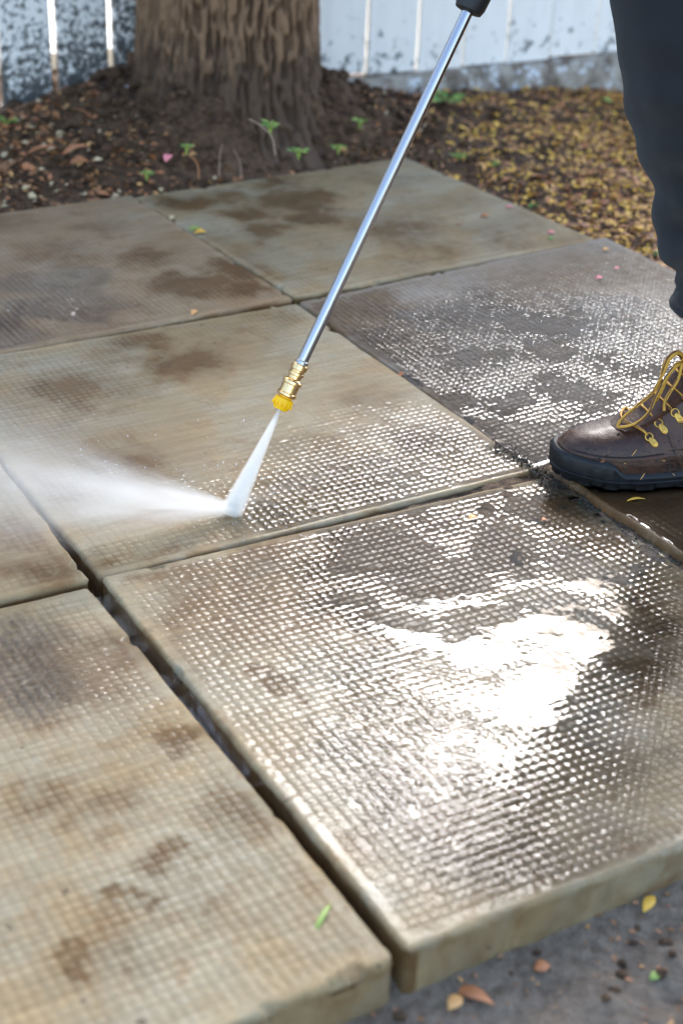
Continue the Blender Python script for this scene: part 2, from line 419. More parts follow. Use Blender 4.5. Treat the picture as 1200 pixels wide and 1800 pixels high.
for i in range(len(seq)-1):
    a = seq[i]+gapw(seq[i])/2; b = seq[i+1]-gapw(seq[i+1])/2; wdt = b-a
    mb = MB(); zb = .05+rnd.uniform(-.006, .004)
    n_ = 7; ring = []
    H = FENCE_TOP+rnd.uniform(-.008, .008)-zb; th = .018; yj = rnd.uniform(-.002, .002)
    bow = rnd.uniform(-.0015, .0015)
    rings = []
    for j in range(8):
        z = H*j/7; rr = .003; ww = wdt/2; o_ = bow*math.sin(j*1.3)
        sh = .0025 if j in (0, 7) else 0
        rings.append([Vector((ww*cx-(.003*cx if cc else 0)+o_, yj+(-th/2+ (.003 if not cc else 0))*cy if False else yj+th/2*cy-(0 if cc else .003*cy), z))
                      for cx, cy, cc in ((-1, -1, 1), (1, -1, 1), (1, -1, 0), (1, 1, 0), (1, 1, 1), (-1, 1, 1), (-1, 1, 0), (-1, -1, 0))])
    mb.rings(rings)
    mid = (a+b)/2
    o = mb.build('board', M['paint_mouldy'] if mid < s_of(330) else M['paint'], fence, smooth=False)
    o.location = FD*mid+Vector((0, 0, zb)); o.rotation_euler = (0, 0, math.atan2(FD.y, FD.x))
for zz in (.32, 1.25):
    mb = MB(); mb.box((0, .035, zz), (seq[-1]-seq[0], .045, .09), bev=.004)
    o = mb.build('rail', M['paint'], fence); o.location = FD*((seq[0]+seq[-1])/2); o.rotation_euler = (0, 0, math.atan2(FD.y, FD.x))
for s_ in (-3.6, -1.2, 1.2, 3.6):
    mb = MB(); mb.box((0, .105, .72), (.09, .09, 1.6), bev=.004)
    o = mb.build('post', M['paint'], fence); o.location = FD*s_; o.rotation_euler = (0, 0, math.atan2(FD.y, FD.x))

# rough concrete footing under the fence
nS, rows = 500, [(-.045, -.12), (-.05, -.04), (-.047, .0), (-.04, .03), (-.028, .042), (.0, .046), (.05, .044), (.055, -.12)]
V = []
for i in range(nS):
    s_ = -4.2+8.4*i/(nS-1)
    for j, (dy, z) in enumerate(rows):
        nn = float(fbm(np.array(s_*14+j*.6), np.array(z*22.+5), 5, 4))-.5
        p = FA+FD*s_-FNRM*(dy-(.03*nn if j < 6 else 0)); V.append((p.x, p.y, z+(.022*nn if 0 < j < 5 else 0)))
V = np.array(V); I = np.arange(nS*8).reshape(nS, 8)
Fq = np.stack([I[:-1, :-1], I[1:, :-1], I[1:, 1:], I[:-1, 1:]], -1).reshape(-1, 4)
me = mesh_np('concrete_footing', V, Fq); me.materials.append(M['footing'])
tag(link('concrete_footing', me), 'rough concrete footing with white paint splashes under the fence boards', 'footing')

# brown stake by the fence
p = px(205, 150, .06); mb = MB()
q = FA+FD*((p-FA).dot(FD))+FNRM*.045
mb.box((0, 0, 0), (.035, .02, .30), bev=.004, rot=Matrix.Rotation(R(3), 3, 'Y')); o = mb.build('wooden_stake', M['wood_stake'])
o.location = (q.x, q.y, .0); o.rotation_euler = (0, 0, math.atan2(FD.y, FD.x)); tag(o, 'short dark brown wooden stake against the mildewed fence left of the trunk', 'stake')

# ------------------------------------------------------------------ tree
tree = empty('tree', TREE); tag(tree, 'thick ridged tree trunk rising from mounded soil before the fence', 'tree')
NA = 420
zs = np.concatenate([np.linspace(-.12, .75, 260), np.linspace(.78, 3.6, 60)])
A_, Z_ = np.meshgrid(np.arange(NA)*2*np.pi/NA, zs)
# periodic noise: sample on a wrapped angle by blending
def pn(fa, fz, seed, oct=3):
    u_ = A_/(2*np.pi)*fa
    warp = (vn(u_*.35, Z_*5, seed+90)-.5)*1.2
    a = fbm(u_+warp, Z_*fz, seed, oct); b = fbm(u_+warp-fa, Z_*fz, seed, oct); t = sst(.9, 1, A_/(2*np.pi)); return a*(1-t)+b*t
v1 = pn(150, 22, 41, 2); rid = 1-np.abs(2*v1-1)*1.6; rid = np.clip(rid, 0, 1)
v2 = pn(150, 40, 61, 3)
ridge = np.clip(.75*sst(.15, .75, rid)+.35*(v2-.35), 0, 1)
rad = TR*(1-.05*np.clip(Z_, 0, 4)) + .02*(fbm(np.cos(A_)*1.3+4, np.sin(A_)*1.3+Z_*.8, 5, 2)-.5)*2
flare = .085*np.exp(-np.clip(Z_+.02, 0, 9)/.08)*(.7+.6*fbm(np.cos(A_)*2.2+9, np.sin(A_)*2.2, 12, 2))
rad = rad+flare+.015*ridge-.006
V = np.stack([rad*np.cos(A_), rad*np.sin(A_), Z_], -1).reshape(-1, 3)
I = np.arange(NA*len(zs)).reshape(len(zs), NA); J = np.roll(I, -1, 1)
Fq = np.stack([I[:-1], J[:-1], J[1:], I[1:]], -1).reshape(-1, 4)
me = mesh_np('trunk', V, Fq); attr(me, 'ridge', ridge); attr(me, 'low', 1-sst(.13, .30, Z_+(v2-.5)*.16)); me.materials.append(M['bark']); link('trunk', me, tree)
mb = MB(); tips = []
for i in range(9):
    a = i*2.4; z0 = 2.5+.12*i; l_ = rnd.uniform(1.1, 1.7); el = rnd.uniform(.45, .95)
    p0 = Vector((.1*math.cos(a), .1*math.sin(a), z0)); d = Vector((math.cos(a)*math.cos(el), math.sin(a)*math.cos(el), math.sin(el)))
    pts = [p0+d*(l_*t)+Vector((rnd.uniform(-.05, .05), rnd.uniform(-.05, .05), .12*t*t)) for t in (0, .25, .5, .75, 1)]
    mb.tube(pts, [.06, .045, .034, .022, .01], 8); tips += pts[2:]
o = mb.build('limb', M['bark'], tree)
LV = []; LF = []
for i in range(7000):
    c_ = tips[rnd.randrange(len(tips))]+Vector((rnd.gauss(0, .3), rnd.gauss(0, .3), rnd.gauss(.1, .24)))
    a = Vector((rnd.gauss(0, 1), rnd.gauss(0, 1), rnd.gauss(0, .6))).normalized(); b = a.orthogonal().normalized(); s_ = rnd.uniform(.03, .055)
    o_ = len(LV); LV += [c_-a*s_, c_+b*s_*.45, c_+a*s_, c_-b*s_*.45]; LF.append([o_, o_+1, o_+2, o_+3])
me = bpy.data.meshes.new('crown'); me.from_pydata([tuple(v) for v in LV], [], LF); me.materials.append(M['lf_crown']); link('crown', me, tree)

# ------------------------------------------------------------------ paving slabs
TH = .055; PH = .0009
def wpt(x, y, n):
    p = px(x, y, SL[n][2]); return slab_local(n, p.x, p.y)
def blobs(n, lx, ly, lst, seed):
    """stains at the places seen in the photograph; (px, py, radius m, amount)"""
    g_ = np.zeros_like(lx)
    wx = lx+(fbm(lx*22, ly*22, seed, 4)-.5)*.09; wy = ly+(fbm(lx*22+40, ly*22, seed+3, 4)-.5)*.09
    for (x, y, r, a) in lst:
        bx_, by_ = wpt(x, y, n); g_ = np.maximum(g_, a*np.exp(-(((wx-bx_)**2+(wy-by_)**2)/r**2)**1.3))
    return g_
def make_slab(n, mat, label, res, seed, stains, wear, wets, level, base_wet, pond=True, pitch=.0100):
    X0, Y0, Z0, a, tx, ty, su, sv = SL[n]; su += (.007 if n in ('front', 'frontleft', 'left') else .011); sv += (.007 if n in ('front', 'frontleft', 'left') else .011)
    nu = int(su/pitch*res); nv = int(sv/pitch*res)
    lx, ly = np.meshgrid(np.linspace(-su/2, su/2, nu), np.linspace(-sv/2, sv/2, nv))
    # edge wobble
    ed = np.minimum(su/2-np.abs(lx), sv/2-np.abs(ly))
    fx = (lx/pitch+200.5) % 1-.5; fy = (ly/pitch+200.5) % 1-.5
    pimp = (1-sst(.24, .49, np.abs(fx)))*(1-sst(.24, .49, np.abs(fy)))
    mask = sst(.010, .018, ed+(fbm(lx*40, ly*40, seed+70, 2)-.5)*.006)
    wr = np.clip(blobs(n, lx, ly, wear, seed+200)+(fbm(lx*9, ly*9, seed+8, 4)-.55)*(.15 if n == 'upleft' else .6), 0, 1)
    cell = _hash(np.floor(lx/pitch+201), np.floor(ly/pitch+201), seed+5)
    broken = .32*cell**1.5+.4*(cell > .95)
    wr = np.clip(wr*(.35 if n in ('front', 'right', 'frontleft') else 1)+(.3 if n in ('front', 'right', 'frontleft', 'upleft') else .6)*sst(.6, .74, fbm(lx*21, ly*21, seed+11, 4)), 0, 1)
    pimp = pimp*mask*(1-.88*wr)*(1-broken)
    sag = (fbm(lx*3.2, ly*3.2, seed+30, 2)-.5)*.0016
    rough = (fbm(lx*150, ly*150, seed+50, 3)-.5)*.0007
    edge = -.0032*np.clip(1-ed/.0045, 0, 1)**2*(.4+1.2*fbm(lx*30, ly*30, seed+60, 3))
    chip = -.007*sst(.68, .78, fbm(lx*26, ly*26, seed+61, 4))*np.clip(1-ed/.012, 0, 1)
    base = -PH+(1-mask)*.0006+sag+edge+chip+rough
    h = base+PH*pimp+.0011*wr*mask
    tilt = tx*lx-ty*ly
    # horizontal wobble of the outline
    ox = np.where(np.abs(lx) > su/2-.012, (fbm(ly*25, lx*0+7, seed+1, 3)-.5)*.0025*np.sign(lx), 0)
    oy = np.where(np.abs(ly) > sv/2-.012, (fbm(lx*25, ly*0+9, seed+2, 3)-.5)*.0025*np.sign(ly), 0)
    CR = .013 if n == 'frontleft' else .007
    cxr = np.abs(lx)-(su/2-CR); cyr = np.abs(ly)-(sv/2-CR); inc = (cxr > 0) & (cyr > 0); rr = np.hypot(cxr, cyr); sc_ = np.where(inc & (rr > CR), CR/np.maximum(rr, 1e-6), 1)
    PX_ = np.where(inc, np.sign(lx)*((su/2-CR)+cxr*sc_), lx)+ox; PY_ = np.where(inc, np.sign(ly)*((sv/2-CR)+cyr*sc_), ly)+oy
    top = np.stack([PX_, PY_, h+tilt], -1)
    I = np.arange(nu*nv).reshape(nv, nu)
    Ft = np.stack([I[:-1, :-1], I[:-1, 1:], I[1:, 1:], I[1:, :-1]], -1).reshape(-1, 4)
    loop = np.concatenate([I[0, :-1], I[:-1, -1], I[-1, :0:-1], I[:0:-1, 0]])
    V = [top.reshape(-1, 3)]; base_i = nu*nv; prev = loop; Fs = []
    tf = top.reshape(-1, 3)[loop]; cdir = tf[:, :2]/np.linalg.norm(tf[:, :2], axis=1, keepdims=True)
    arc = np.arange(len(loop))*su/nu
    for j, dz in enumerate((.006, .016, .028, .040, TH)):
        nn = (fbm(arc*40, arc*0+dz*60, seed+80, 3)-.5)*.005
        rp = tf.copy(); rp[:, :2] += cdir*nn[:, None]; rp[:, 2] = tilt.reshape(-1)[loop]-dz+(0 if j else -.002)
        V.append(rp); cur = base_i+np.arange(len(loop)); base_i += len(loop)
        Fs.append(np.stack([prev, cur, np.roll(cur, -1), np.roll(prev, -1)], -1)); prev = cur
    allV = np.concatenate(V); Fq = np.concatenate([Ft]+Fs)
    me = mesh_np('paving_slab', allV, Fq)
    # bottom
    me.materials.append(M[mat])
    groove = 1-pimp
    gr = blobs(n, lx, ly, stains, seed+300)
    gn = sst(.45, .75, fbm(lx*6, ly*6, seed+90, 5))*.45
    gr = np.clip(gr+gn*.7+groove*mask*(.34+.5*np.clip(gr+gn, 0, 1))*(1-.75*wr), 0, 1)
    gr = np.maximum(gr, .7*np.clip(1-ed/.006, 0, 1)*sst(.4, .7, fbm(lx*18, ly*18, seed+95, 3)))
    wt = np.clip(base_wet+blobs(n, lx, ly, wets, seed+400), 0, 1)*(.75+.4*fbm(lx*5, ly*5, seed+97, 3)); wt = np.clip(wt, 0, 1)*(.35+.65*sst(.0, .014, ed))
    ex = len(allV)-nu*nv
    joint_side = np.tile((tf[:, 1] < -sv/2+.012)*.55, 5) if n == 'front' else np.zeros(ex)
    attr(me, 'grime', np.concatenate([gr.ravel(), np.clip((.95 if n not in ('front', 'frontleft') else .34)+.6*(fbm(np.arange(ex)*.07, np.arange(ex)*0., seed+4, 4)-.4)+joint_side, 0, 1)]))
    attr(me, 'wet', np.concatenate([wt.ravel(), np.full(ex, .35)]))
    o = link('paving_slab', me); o.location = (X0, Y0, Z0); o.rotation_euler = (0, 0, R(a))
    tag(o, label, 'paving slab', 'patio paving slabs')
    if level:
        lv = np.full_like(lx, -3.0)
        qx = lx+(fbm(lx*9, ly*9, seed+520, 4)-.5)*.12; qy = ly+(fbm(lx*9+30, ly*9, seed+530, 4)-.5)*.12
        for (x, y, r, amt) in level:
            bx_, by_ = wpt(x, y, n); lv = np.maximum(lv, -3+(amt+3)*np.exp(-(((qx-bx_)**2+(qy-by_)**2)/(r*1.25)**2)**1.1))
        lv = lv+(fbm(lx*13, ly*13, seed+500, 4)-.5)*.42                      # mm above the groove floor
        lv = np.minimum(lv, 1.7)-4*np.clip(1-ed/.008, 0, 1)
        rip = (fbm(lx*45, ly*45, seed+510, 3)-.5)*.00042*sst(.6, 1.4, lv)+(fbm(lx*40, ly*40, seed+512, 2)-.5)*.00012
        L = -PH+lv*.001+rip
        skin = h+.00012
        W_ = smax(L, skin, .00028)+.00006
        film = sst(-1.9, .1, lv); keep = (lv > -1.9)
        kf = keep[:-1, :-1] & keep[:-1, 1:] & keep[1:, 1:] & keep[1:, :-1]
        Fk = np.stack([I[:-1, :-1], I[:-1, 1:], I[1:, 1:], I[1:, :-1]], -1)[kf]
        used = np.unique(Fk); remap = np.full(nu*nv, -1); remap[used] = np.arange(len(used))
        Wv = np.stack([PX_, PY_, W_+tilt], -1).reshape(-1, 3)[used]
        mw = mesh_np('puddle', Wv, remap[Fk]); mw.materials.append(M['water']); attr(mw, 'film', film.ravel()[used]); attr(mw, 'depth', sst(-.2, 1.3, lv).ravel()[used])
        ow = link('puddle', mw); ow.location = o.location; ow.rotation_euler = o.rotation_euler
        ow['kind'] = 'structure'; ow['label'] = 'clear film of water lying on ' + label.split(',')[0]
    return o

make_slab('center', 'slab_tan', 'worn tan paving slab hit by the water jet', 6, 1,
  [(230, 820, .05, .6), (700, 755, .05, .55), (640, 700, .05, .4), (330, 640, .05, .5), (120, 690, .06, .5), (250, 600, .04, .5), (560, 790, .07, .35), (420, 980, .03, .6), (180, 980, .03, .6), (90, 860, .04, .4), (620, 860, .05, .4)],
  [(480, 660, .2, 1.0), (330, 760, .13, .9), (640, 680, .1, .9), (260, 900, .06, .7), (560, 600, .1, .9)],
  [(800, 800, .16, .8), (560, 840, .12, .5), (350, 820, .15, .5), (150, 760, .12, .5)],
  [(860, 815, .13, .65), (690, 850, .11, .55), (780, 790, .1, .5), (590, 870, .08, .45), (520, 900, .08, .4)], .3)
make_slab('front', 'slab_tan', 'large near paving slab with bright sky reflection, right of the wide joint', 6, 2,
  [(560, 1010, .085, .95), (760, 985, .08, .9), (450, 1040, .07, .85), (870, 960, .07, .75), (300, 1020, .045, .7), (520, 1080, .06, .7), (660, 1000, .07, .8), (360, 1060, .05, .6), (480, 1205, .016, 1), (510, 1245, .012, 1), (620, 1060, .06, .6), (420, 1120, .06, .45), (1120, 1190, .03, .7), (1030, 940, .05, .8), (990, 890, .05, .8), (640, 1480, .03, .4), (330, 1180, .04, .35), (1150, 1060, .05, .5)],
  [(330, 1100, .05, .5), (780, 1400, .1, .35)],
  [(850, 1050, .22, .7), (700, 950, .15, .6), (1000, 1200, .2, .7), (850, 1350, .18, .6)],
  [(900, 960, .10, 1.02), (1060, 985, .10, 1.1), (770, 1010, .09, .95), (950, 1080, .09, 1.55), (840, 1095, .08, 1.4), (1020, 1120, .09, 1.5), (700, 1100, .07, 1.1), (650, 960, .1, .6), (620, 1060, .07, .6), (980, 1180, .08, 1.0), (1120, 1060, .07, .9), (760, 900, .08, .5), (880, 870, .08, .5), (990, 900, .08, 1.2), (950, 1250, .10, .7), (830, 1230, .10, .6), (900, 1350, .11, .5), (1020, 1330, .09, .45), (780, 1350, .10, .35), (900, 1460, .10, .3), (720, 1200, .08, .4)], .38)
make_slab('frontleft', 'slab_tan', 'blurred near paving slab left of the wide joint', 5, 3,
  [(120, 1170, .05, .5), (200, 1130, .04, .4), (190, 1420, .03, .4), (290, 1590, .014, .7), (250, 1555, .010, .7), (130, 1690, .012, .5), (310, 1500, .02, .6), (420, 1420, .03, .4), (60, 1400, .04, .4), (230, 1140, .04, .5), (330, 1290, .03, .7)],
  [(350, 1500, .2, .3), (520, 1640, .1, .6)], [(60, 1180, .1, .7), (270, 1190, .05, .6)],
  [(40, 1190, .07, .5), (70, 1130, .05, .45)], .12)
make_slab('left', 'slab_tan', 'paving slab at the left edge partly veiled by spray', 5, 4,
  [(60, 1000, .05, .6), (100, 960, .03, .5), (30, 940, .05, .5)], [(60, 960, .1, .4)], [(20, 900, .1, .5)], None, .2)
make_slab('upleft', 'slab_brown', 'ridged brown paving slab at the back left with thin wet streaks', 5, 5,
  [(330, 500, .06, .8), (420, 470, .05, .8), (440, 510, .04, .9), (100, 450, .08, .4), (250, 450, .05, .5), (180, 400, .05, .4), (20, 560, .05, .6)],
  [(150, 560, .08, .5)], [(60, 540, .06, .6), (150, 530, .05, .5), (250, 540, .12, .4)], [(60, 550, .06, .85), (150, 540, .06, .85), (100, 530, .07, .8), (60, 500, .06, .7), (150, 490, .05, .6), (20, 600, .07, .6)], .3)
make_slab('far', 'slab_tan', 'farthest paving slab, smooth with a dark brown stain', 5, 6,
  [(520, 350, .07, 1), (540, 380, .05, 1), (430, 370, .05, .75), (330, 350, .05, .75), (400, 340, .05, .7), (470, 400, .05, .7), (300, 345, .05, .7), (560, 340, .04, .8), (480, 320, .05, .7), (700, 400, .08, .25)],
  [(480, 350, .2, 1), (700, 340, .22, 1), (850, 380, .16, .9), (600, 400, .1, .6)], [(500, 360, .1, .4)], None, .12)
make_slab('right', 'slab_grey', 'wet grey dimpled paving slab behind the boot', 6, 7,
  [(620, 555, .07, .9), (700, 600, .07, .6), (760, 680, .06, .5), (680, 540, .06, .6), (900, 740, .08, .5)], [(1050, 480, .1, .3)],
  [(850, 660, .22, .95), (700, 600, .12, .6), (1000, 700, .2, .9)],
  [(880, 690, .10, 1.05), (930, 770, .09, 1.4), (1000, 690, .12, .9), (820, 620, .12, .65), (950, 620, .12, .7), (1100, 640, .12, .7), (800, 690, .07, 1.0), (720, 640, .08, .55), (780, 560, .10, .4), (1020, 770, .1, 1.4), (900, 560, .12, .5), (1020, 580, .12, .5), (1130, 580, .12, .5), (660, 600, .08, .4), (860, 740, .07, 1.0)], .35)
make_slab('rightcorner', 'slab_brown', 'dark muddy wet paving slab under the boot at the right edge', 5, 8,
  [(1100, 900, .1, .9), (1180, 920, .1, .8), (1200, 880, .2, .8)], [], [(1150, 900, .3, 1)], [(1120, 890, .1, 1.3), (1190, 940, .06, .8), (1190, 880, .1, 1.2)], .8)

# water standing in the joints
def strip(pts, wdt, z, label, seed):
    V = []; Fs = []
    P = [px(x, y, z) for x, y in pts]; P = bez(P, 60)
    for i, p in enumerate(P):
        t = (P[min(i+1, len(P)-1)]-P[max(i-1, 0)]).normalized(); nrm = Vector((-t.y, t.x, 0))
        for s_ in (-1, -.33, .33, 1):
            q = p+nrm*wdt*s_; V.append((q.x, q.y, z+float(vn(q.x*60, q.y*60, seed))*.0012))
    for i in range(len(P)-1):
        for j in range(3): Fs.append([i*4+j, i*4+j+1, i*4+5+j, i*4+4+j])
    me = mesh_np('puddle', V, Fs); attr(me, 'film', np.tile([0, 1, 1, 0], len(P))*(.15+.85*np.repeat(sst(.4, .6, vn(np.arange(len(P))*.45, np.zeros(len(P)), seed+9)), 4))); me.materials.append(M['water']); o = link('puddle', me); o['kind'] = 'structure'; o['label'] = label
strip([(175, 1050), (270, 1180), (340, 1275), (430, 1390)], .016, -.026, 'water standing in the wide joint left of the near slab', 1)
strip([(20, 820), (80, 905), (150, 1010)], .014, -.030, 'water standing in the joint beside the spray', 2)
strip([(1000, 870), (1080, 920), (1150, 965), (1210, 1000)], .013, -.012, 'water standing in the joint below the boot', 3)

# ------------------------------------------------------------------ leaf litter, weeds, twigs
def surf_z(X, Y):
    for n in SL:
        lx, ly = slab_local(n, X, Y)
        if abs(lx) < SL[n][6]/2-.002 and abs(ly) < SL[n][7]/2-.002: return slab_z(n, X, Y)
    return float(ground_h(np.array(X), np.array(Y)))
def leaf_geo(mb, c, ax, up, ln, wd, mi=0, curl=.2, seg=4):
    ax = Vector(ax).normalized(); up = Vector(up).normalized(); sd_ = up.cross(ax).normalized(); up = ax.cross(sd_)
    vs_ = []; fs = []
    for i in range(seg+1):
        t = i/seg; w_ = wd*math.sin(math.pi*min(.98, max(.04, t**.85)))*.5; p = Vector(c)+ax*(ln*(t-.5))-up*(curl*ln*(2*t-1)**2*.5)
        vs_ += [p-sd_*w_+up*w_*.35, p, p+sd_*w_+up*w_*.35]
    for i in range(seg):
        a = i*3; fs += [[a, a+1, a+4, a+3], [a+1, a+2, a+5, a+4]]
    mb.add(vs_, fs, mi)
def diamonds(X, Y, Z, S, pal, seed):
    q = np.random.RandomState(seed); n = len(X); a = q.uniform(0, 6.283, n)
    ax = np.stack([np.cos(a), np.sin(a), q.normal(0, .3, n)], -1); ax /= np.linalg.norm(ax, axis=1, keepdims=True)
    up = np.stack([q.normal(0, .4, n), q.normal(0, .4, n), np.ones(n)], -1); sd_ = np.cross(up, ax); sd_ /= np.linalg.norm(sd_, axis=1, keepdims=True); up = np.cross(ax, sd_)
    c = np.stack([X, Y, Z], -1); l_ = (S*.7)[:, None]; w_ = (S*q.uniform(.3, .5, n))[:, None]; fo = (S*q.uniform(.05, .3, n))[:, None]
    V = np.stack([c-ax*l_, c+sd_*w_+up*fo-ax*l_*.2, c+ax*l_+up*fo*.4, c-sd_*w_+up*fo-ax*l_*.2], 1).reshape(-1, 3)
    I = np.arange(n)[:, None]*4; Fq = np.stack([I+[0, 2, 1], I+[0, 3, 2]], 1).reshape(-1, 3)
    return V, Fq, np.repeat(np.asarray(pal)[q.randint(0, len(pal), n)], 2)
NC = 150000
X = NR.uniform(-1.0, 1.35, NC); Y = NR.uniform(2.0, 4.1, NC)
ff = FNRM.x*(X-FA.x)+FNRM.y*(Y-FA.y)
dn = .08+.95*sst(.05, .7, X)*(1-.35*sst(.5, .1, ff)); dn = dn*(.2+1.3*fbm(X*7, Y*7, 400, 3))
dn = np.where(X < .15, .24*(.1+1.8*fbm(X*9, Y*9, 410, 3)), dn)*.8
ok = (ff > .055) & (in_slabs(X, Y) > .004) & (NR.uniform(0, 1, NC) < dn) & (np.hypot(X-TREE.x, Y-TREE.y) > .27)
X = X[ok]; Y = Y[ok]; Z = ground_h(X, Y)+NR.uniform(.001, .006, len(X)); S = NR.uniform(.0045, .012, len(X)); rt = X > .15
S = S*np.where(NR.uniform(0, 1, len(S)) < .07, NR.uniform(1.4, 1.9, len(S)), 1)
parts = [diamonds(X[rt], Y[rt], Z[rt], S[rt], [0, 0, 0, 1, 3, 3, 2, 2, 1], 1), diamonds(X[~rt], Y[~rt], Z[~rt], S[~rt]*1.2, [1, 2, 2, 2, 3, 3, 7, 2], 2)]
X = NR.uniform(-.2, 1.0, 1500); Y = NR.uniform(.72, 1.2, 1500); ok = in_slabs(X, Y) > .004; X = X[ok]; Y = Y[ok]
parts.append(diamonds(X, Y, ground_h(X, Y)+.002, NR.uniform(.002, .006, len(X)), [1, 2, 2, 2, 3, 2, 2, 2], 3))
off = 0; VV = []; FF = []; MM = []
for v_, f_, m_ in parts: VV.append(v_); FF.append(f_+off); MM.append(m_); off += len(v_)
LM = [M[x] for x in ('lf_yellow', 'lf_tan', 'lf_brown', 'lf_rust', 'lf_green', 'lf_lime', 'lf_pink', 'lf_pale', 'lf_dark')]
me = mesh_np('leaf_litter', np.concatenate(VV), np.concatenate(FF), False)
for mm in LM: me.materials.append(mm)
me.polygons.foreach_set('material_index', np.concatenate(MM).astype(np.int32))
tag(link('leaf_litter', me), 'small yellow and brown fallen leaves covering the soil by the fence', kind='stuff')
mb = MB(); tx_ = NR.uniform(-1.0, 1.2, 260); ty_ = NR.uniform(2.3, 3.9, 260); tk = (FNRM.x*(tx_-FA.x)+FNRM.y*(ty_-FA.y) > .08) & (in_slabs(tx_, ty_) > .02) & (np.hypot(tx_-TREE.x, ty_-TREE.y) > .26); tz_ = ground_h(tx_, ty_)
for i in range(110):
    if not tk[i]: continue
    a = rnd.uniform(0, 6.28); l_ = rnd.uniform(.012, .05); d = Vector((math.cos(a), math.sin(a), rnd.gauss(0, .12)))*l_; c = Vector((tx_[i], ty_[i], tz_[i]+.005))
    mb.tube([c-d, c+Vector((rnd.gauss(0, .003), rnd.gauss(0, .003), .003)), c+d], [.0009, .0011, .0006], 5, rnd.choice((0, 0, 1)))
tag(mb.build('twig_litter', [M['lf_brown'], M['lf_rust'], M['lf_tan']]), 'thin broken twigs strewn over the soil and leaf litter', kind='stuff')
# soil crumbs and small pale stones in the soil
def lump(mb, c, r, seed, mi=0):
    bm = bmesh.new(); bmesh.ops.create_icosphere(bm, subdivisions=1, radius=1); q = random.Random(seed); sx, sy, sz = q.uniform(.8, 1.3), q.uniform(.7, 1.1), q.uniform(.5, .8)
    vs_ = [Vector((v.co.x*sx, v.co.y*sy, v.co.z*sz))*r*q.uniform(.85, 1.15)+Vector(c) for v in bm.verts]
    mb.add(vs_, [[v.index for v in f.verts] for f in bm.faces], mi); bm.free()
mb = MB()
n_ = 2600; aa = NR.uniform(0, 6.283, n_); rr_ = np.abs(NR.normal(.3, .14, n_)); X = TREE.x+rr_*np.cos(aa); Y = TREE.y+rr_*np.sin(aa)*.9
h_ = n_*11//20; X[h_:] = NR.uniform(-1, 1, n_-h_); Y[h_:] = np.where(NR.uniform(0, 1, n_-h_) < .6, NR.uniform(2.3, 3.7, n_-h_), NR.uniform(.75, 1.15, n_-h_))
ok = (FNRM.x*(X-FA.x)+FNRM.y*(Y-FA.y) > .06) & (in_slabs(X, Y) > .008); Z = ground_h(X, Y)
for i in range(n_):
    if not ok[i]: continue
    r_ = rnd.uniform(.003, .014) if i < h_ else rnd.uniform(.002, .007)
    pb = rnd.random() < (.03 if Y[i] > 2 else .015)
    if pb: r_ = min(r_, .0045)
    lump(mb, (X[i], Y[i], Z[i]+r_*.3), r_, i, 1 if pb else 0)
tag(mb.build('soil_crumbs', [M['soil'], M['pebble']], angle=180), 'dark soil crumbs and tiny pale stones scattered around the trunk', kind='stuff')

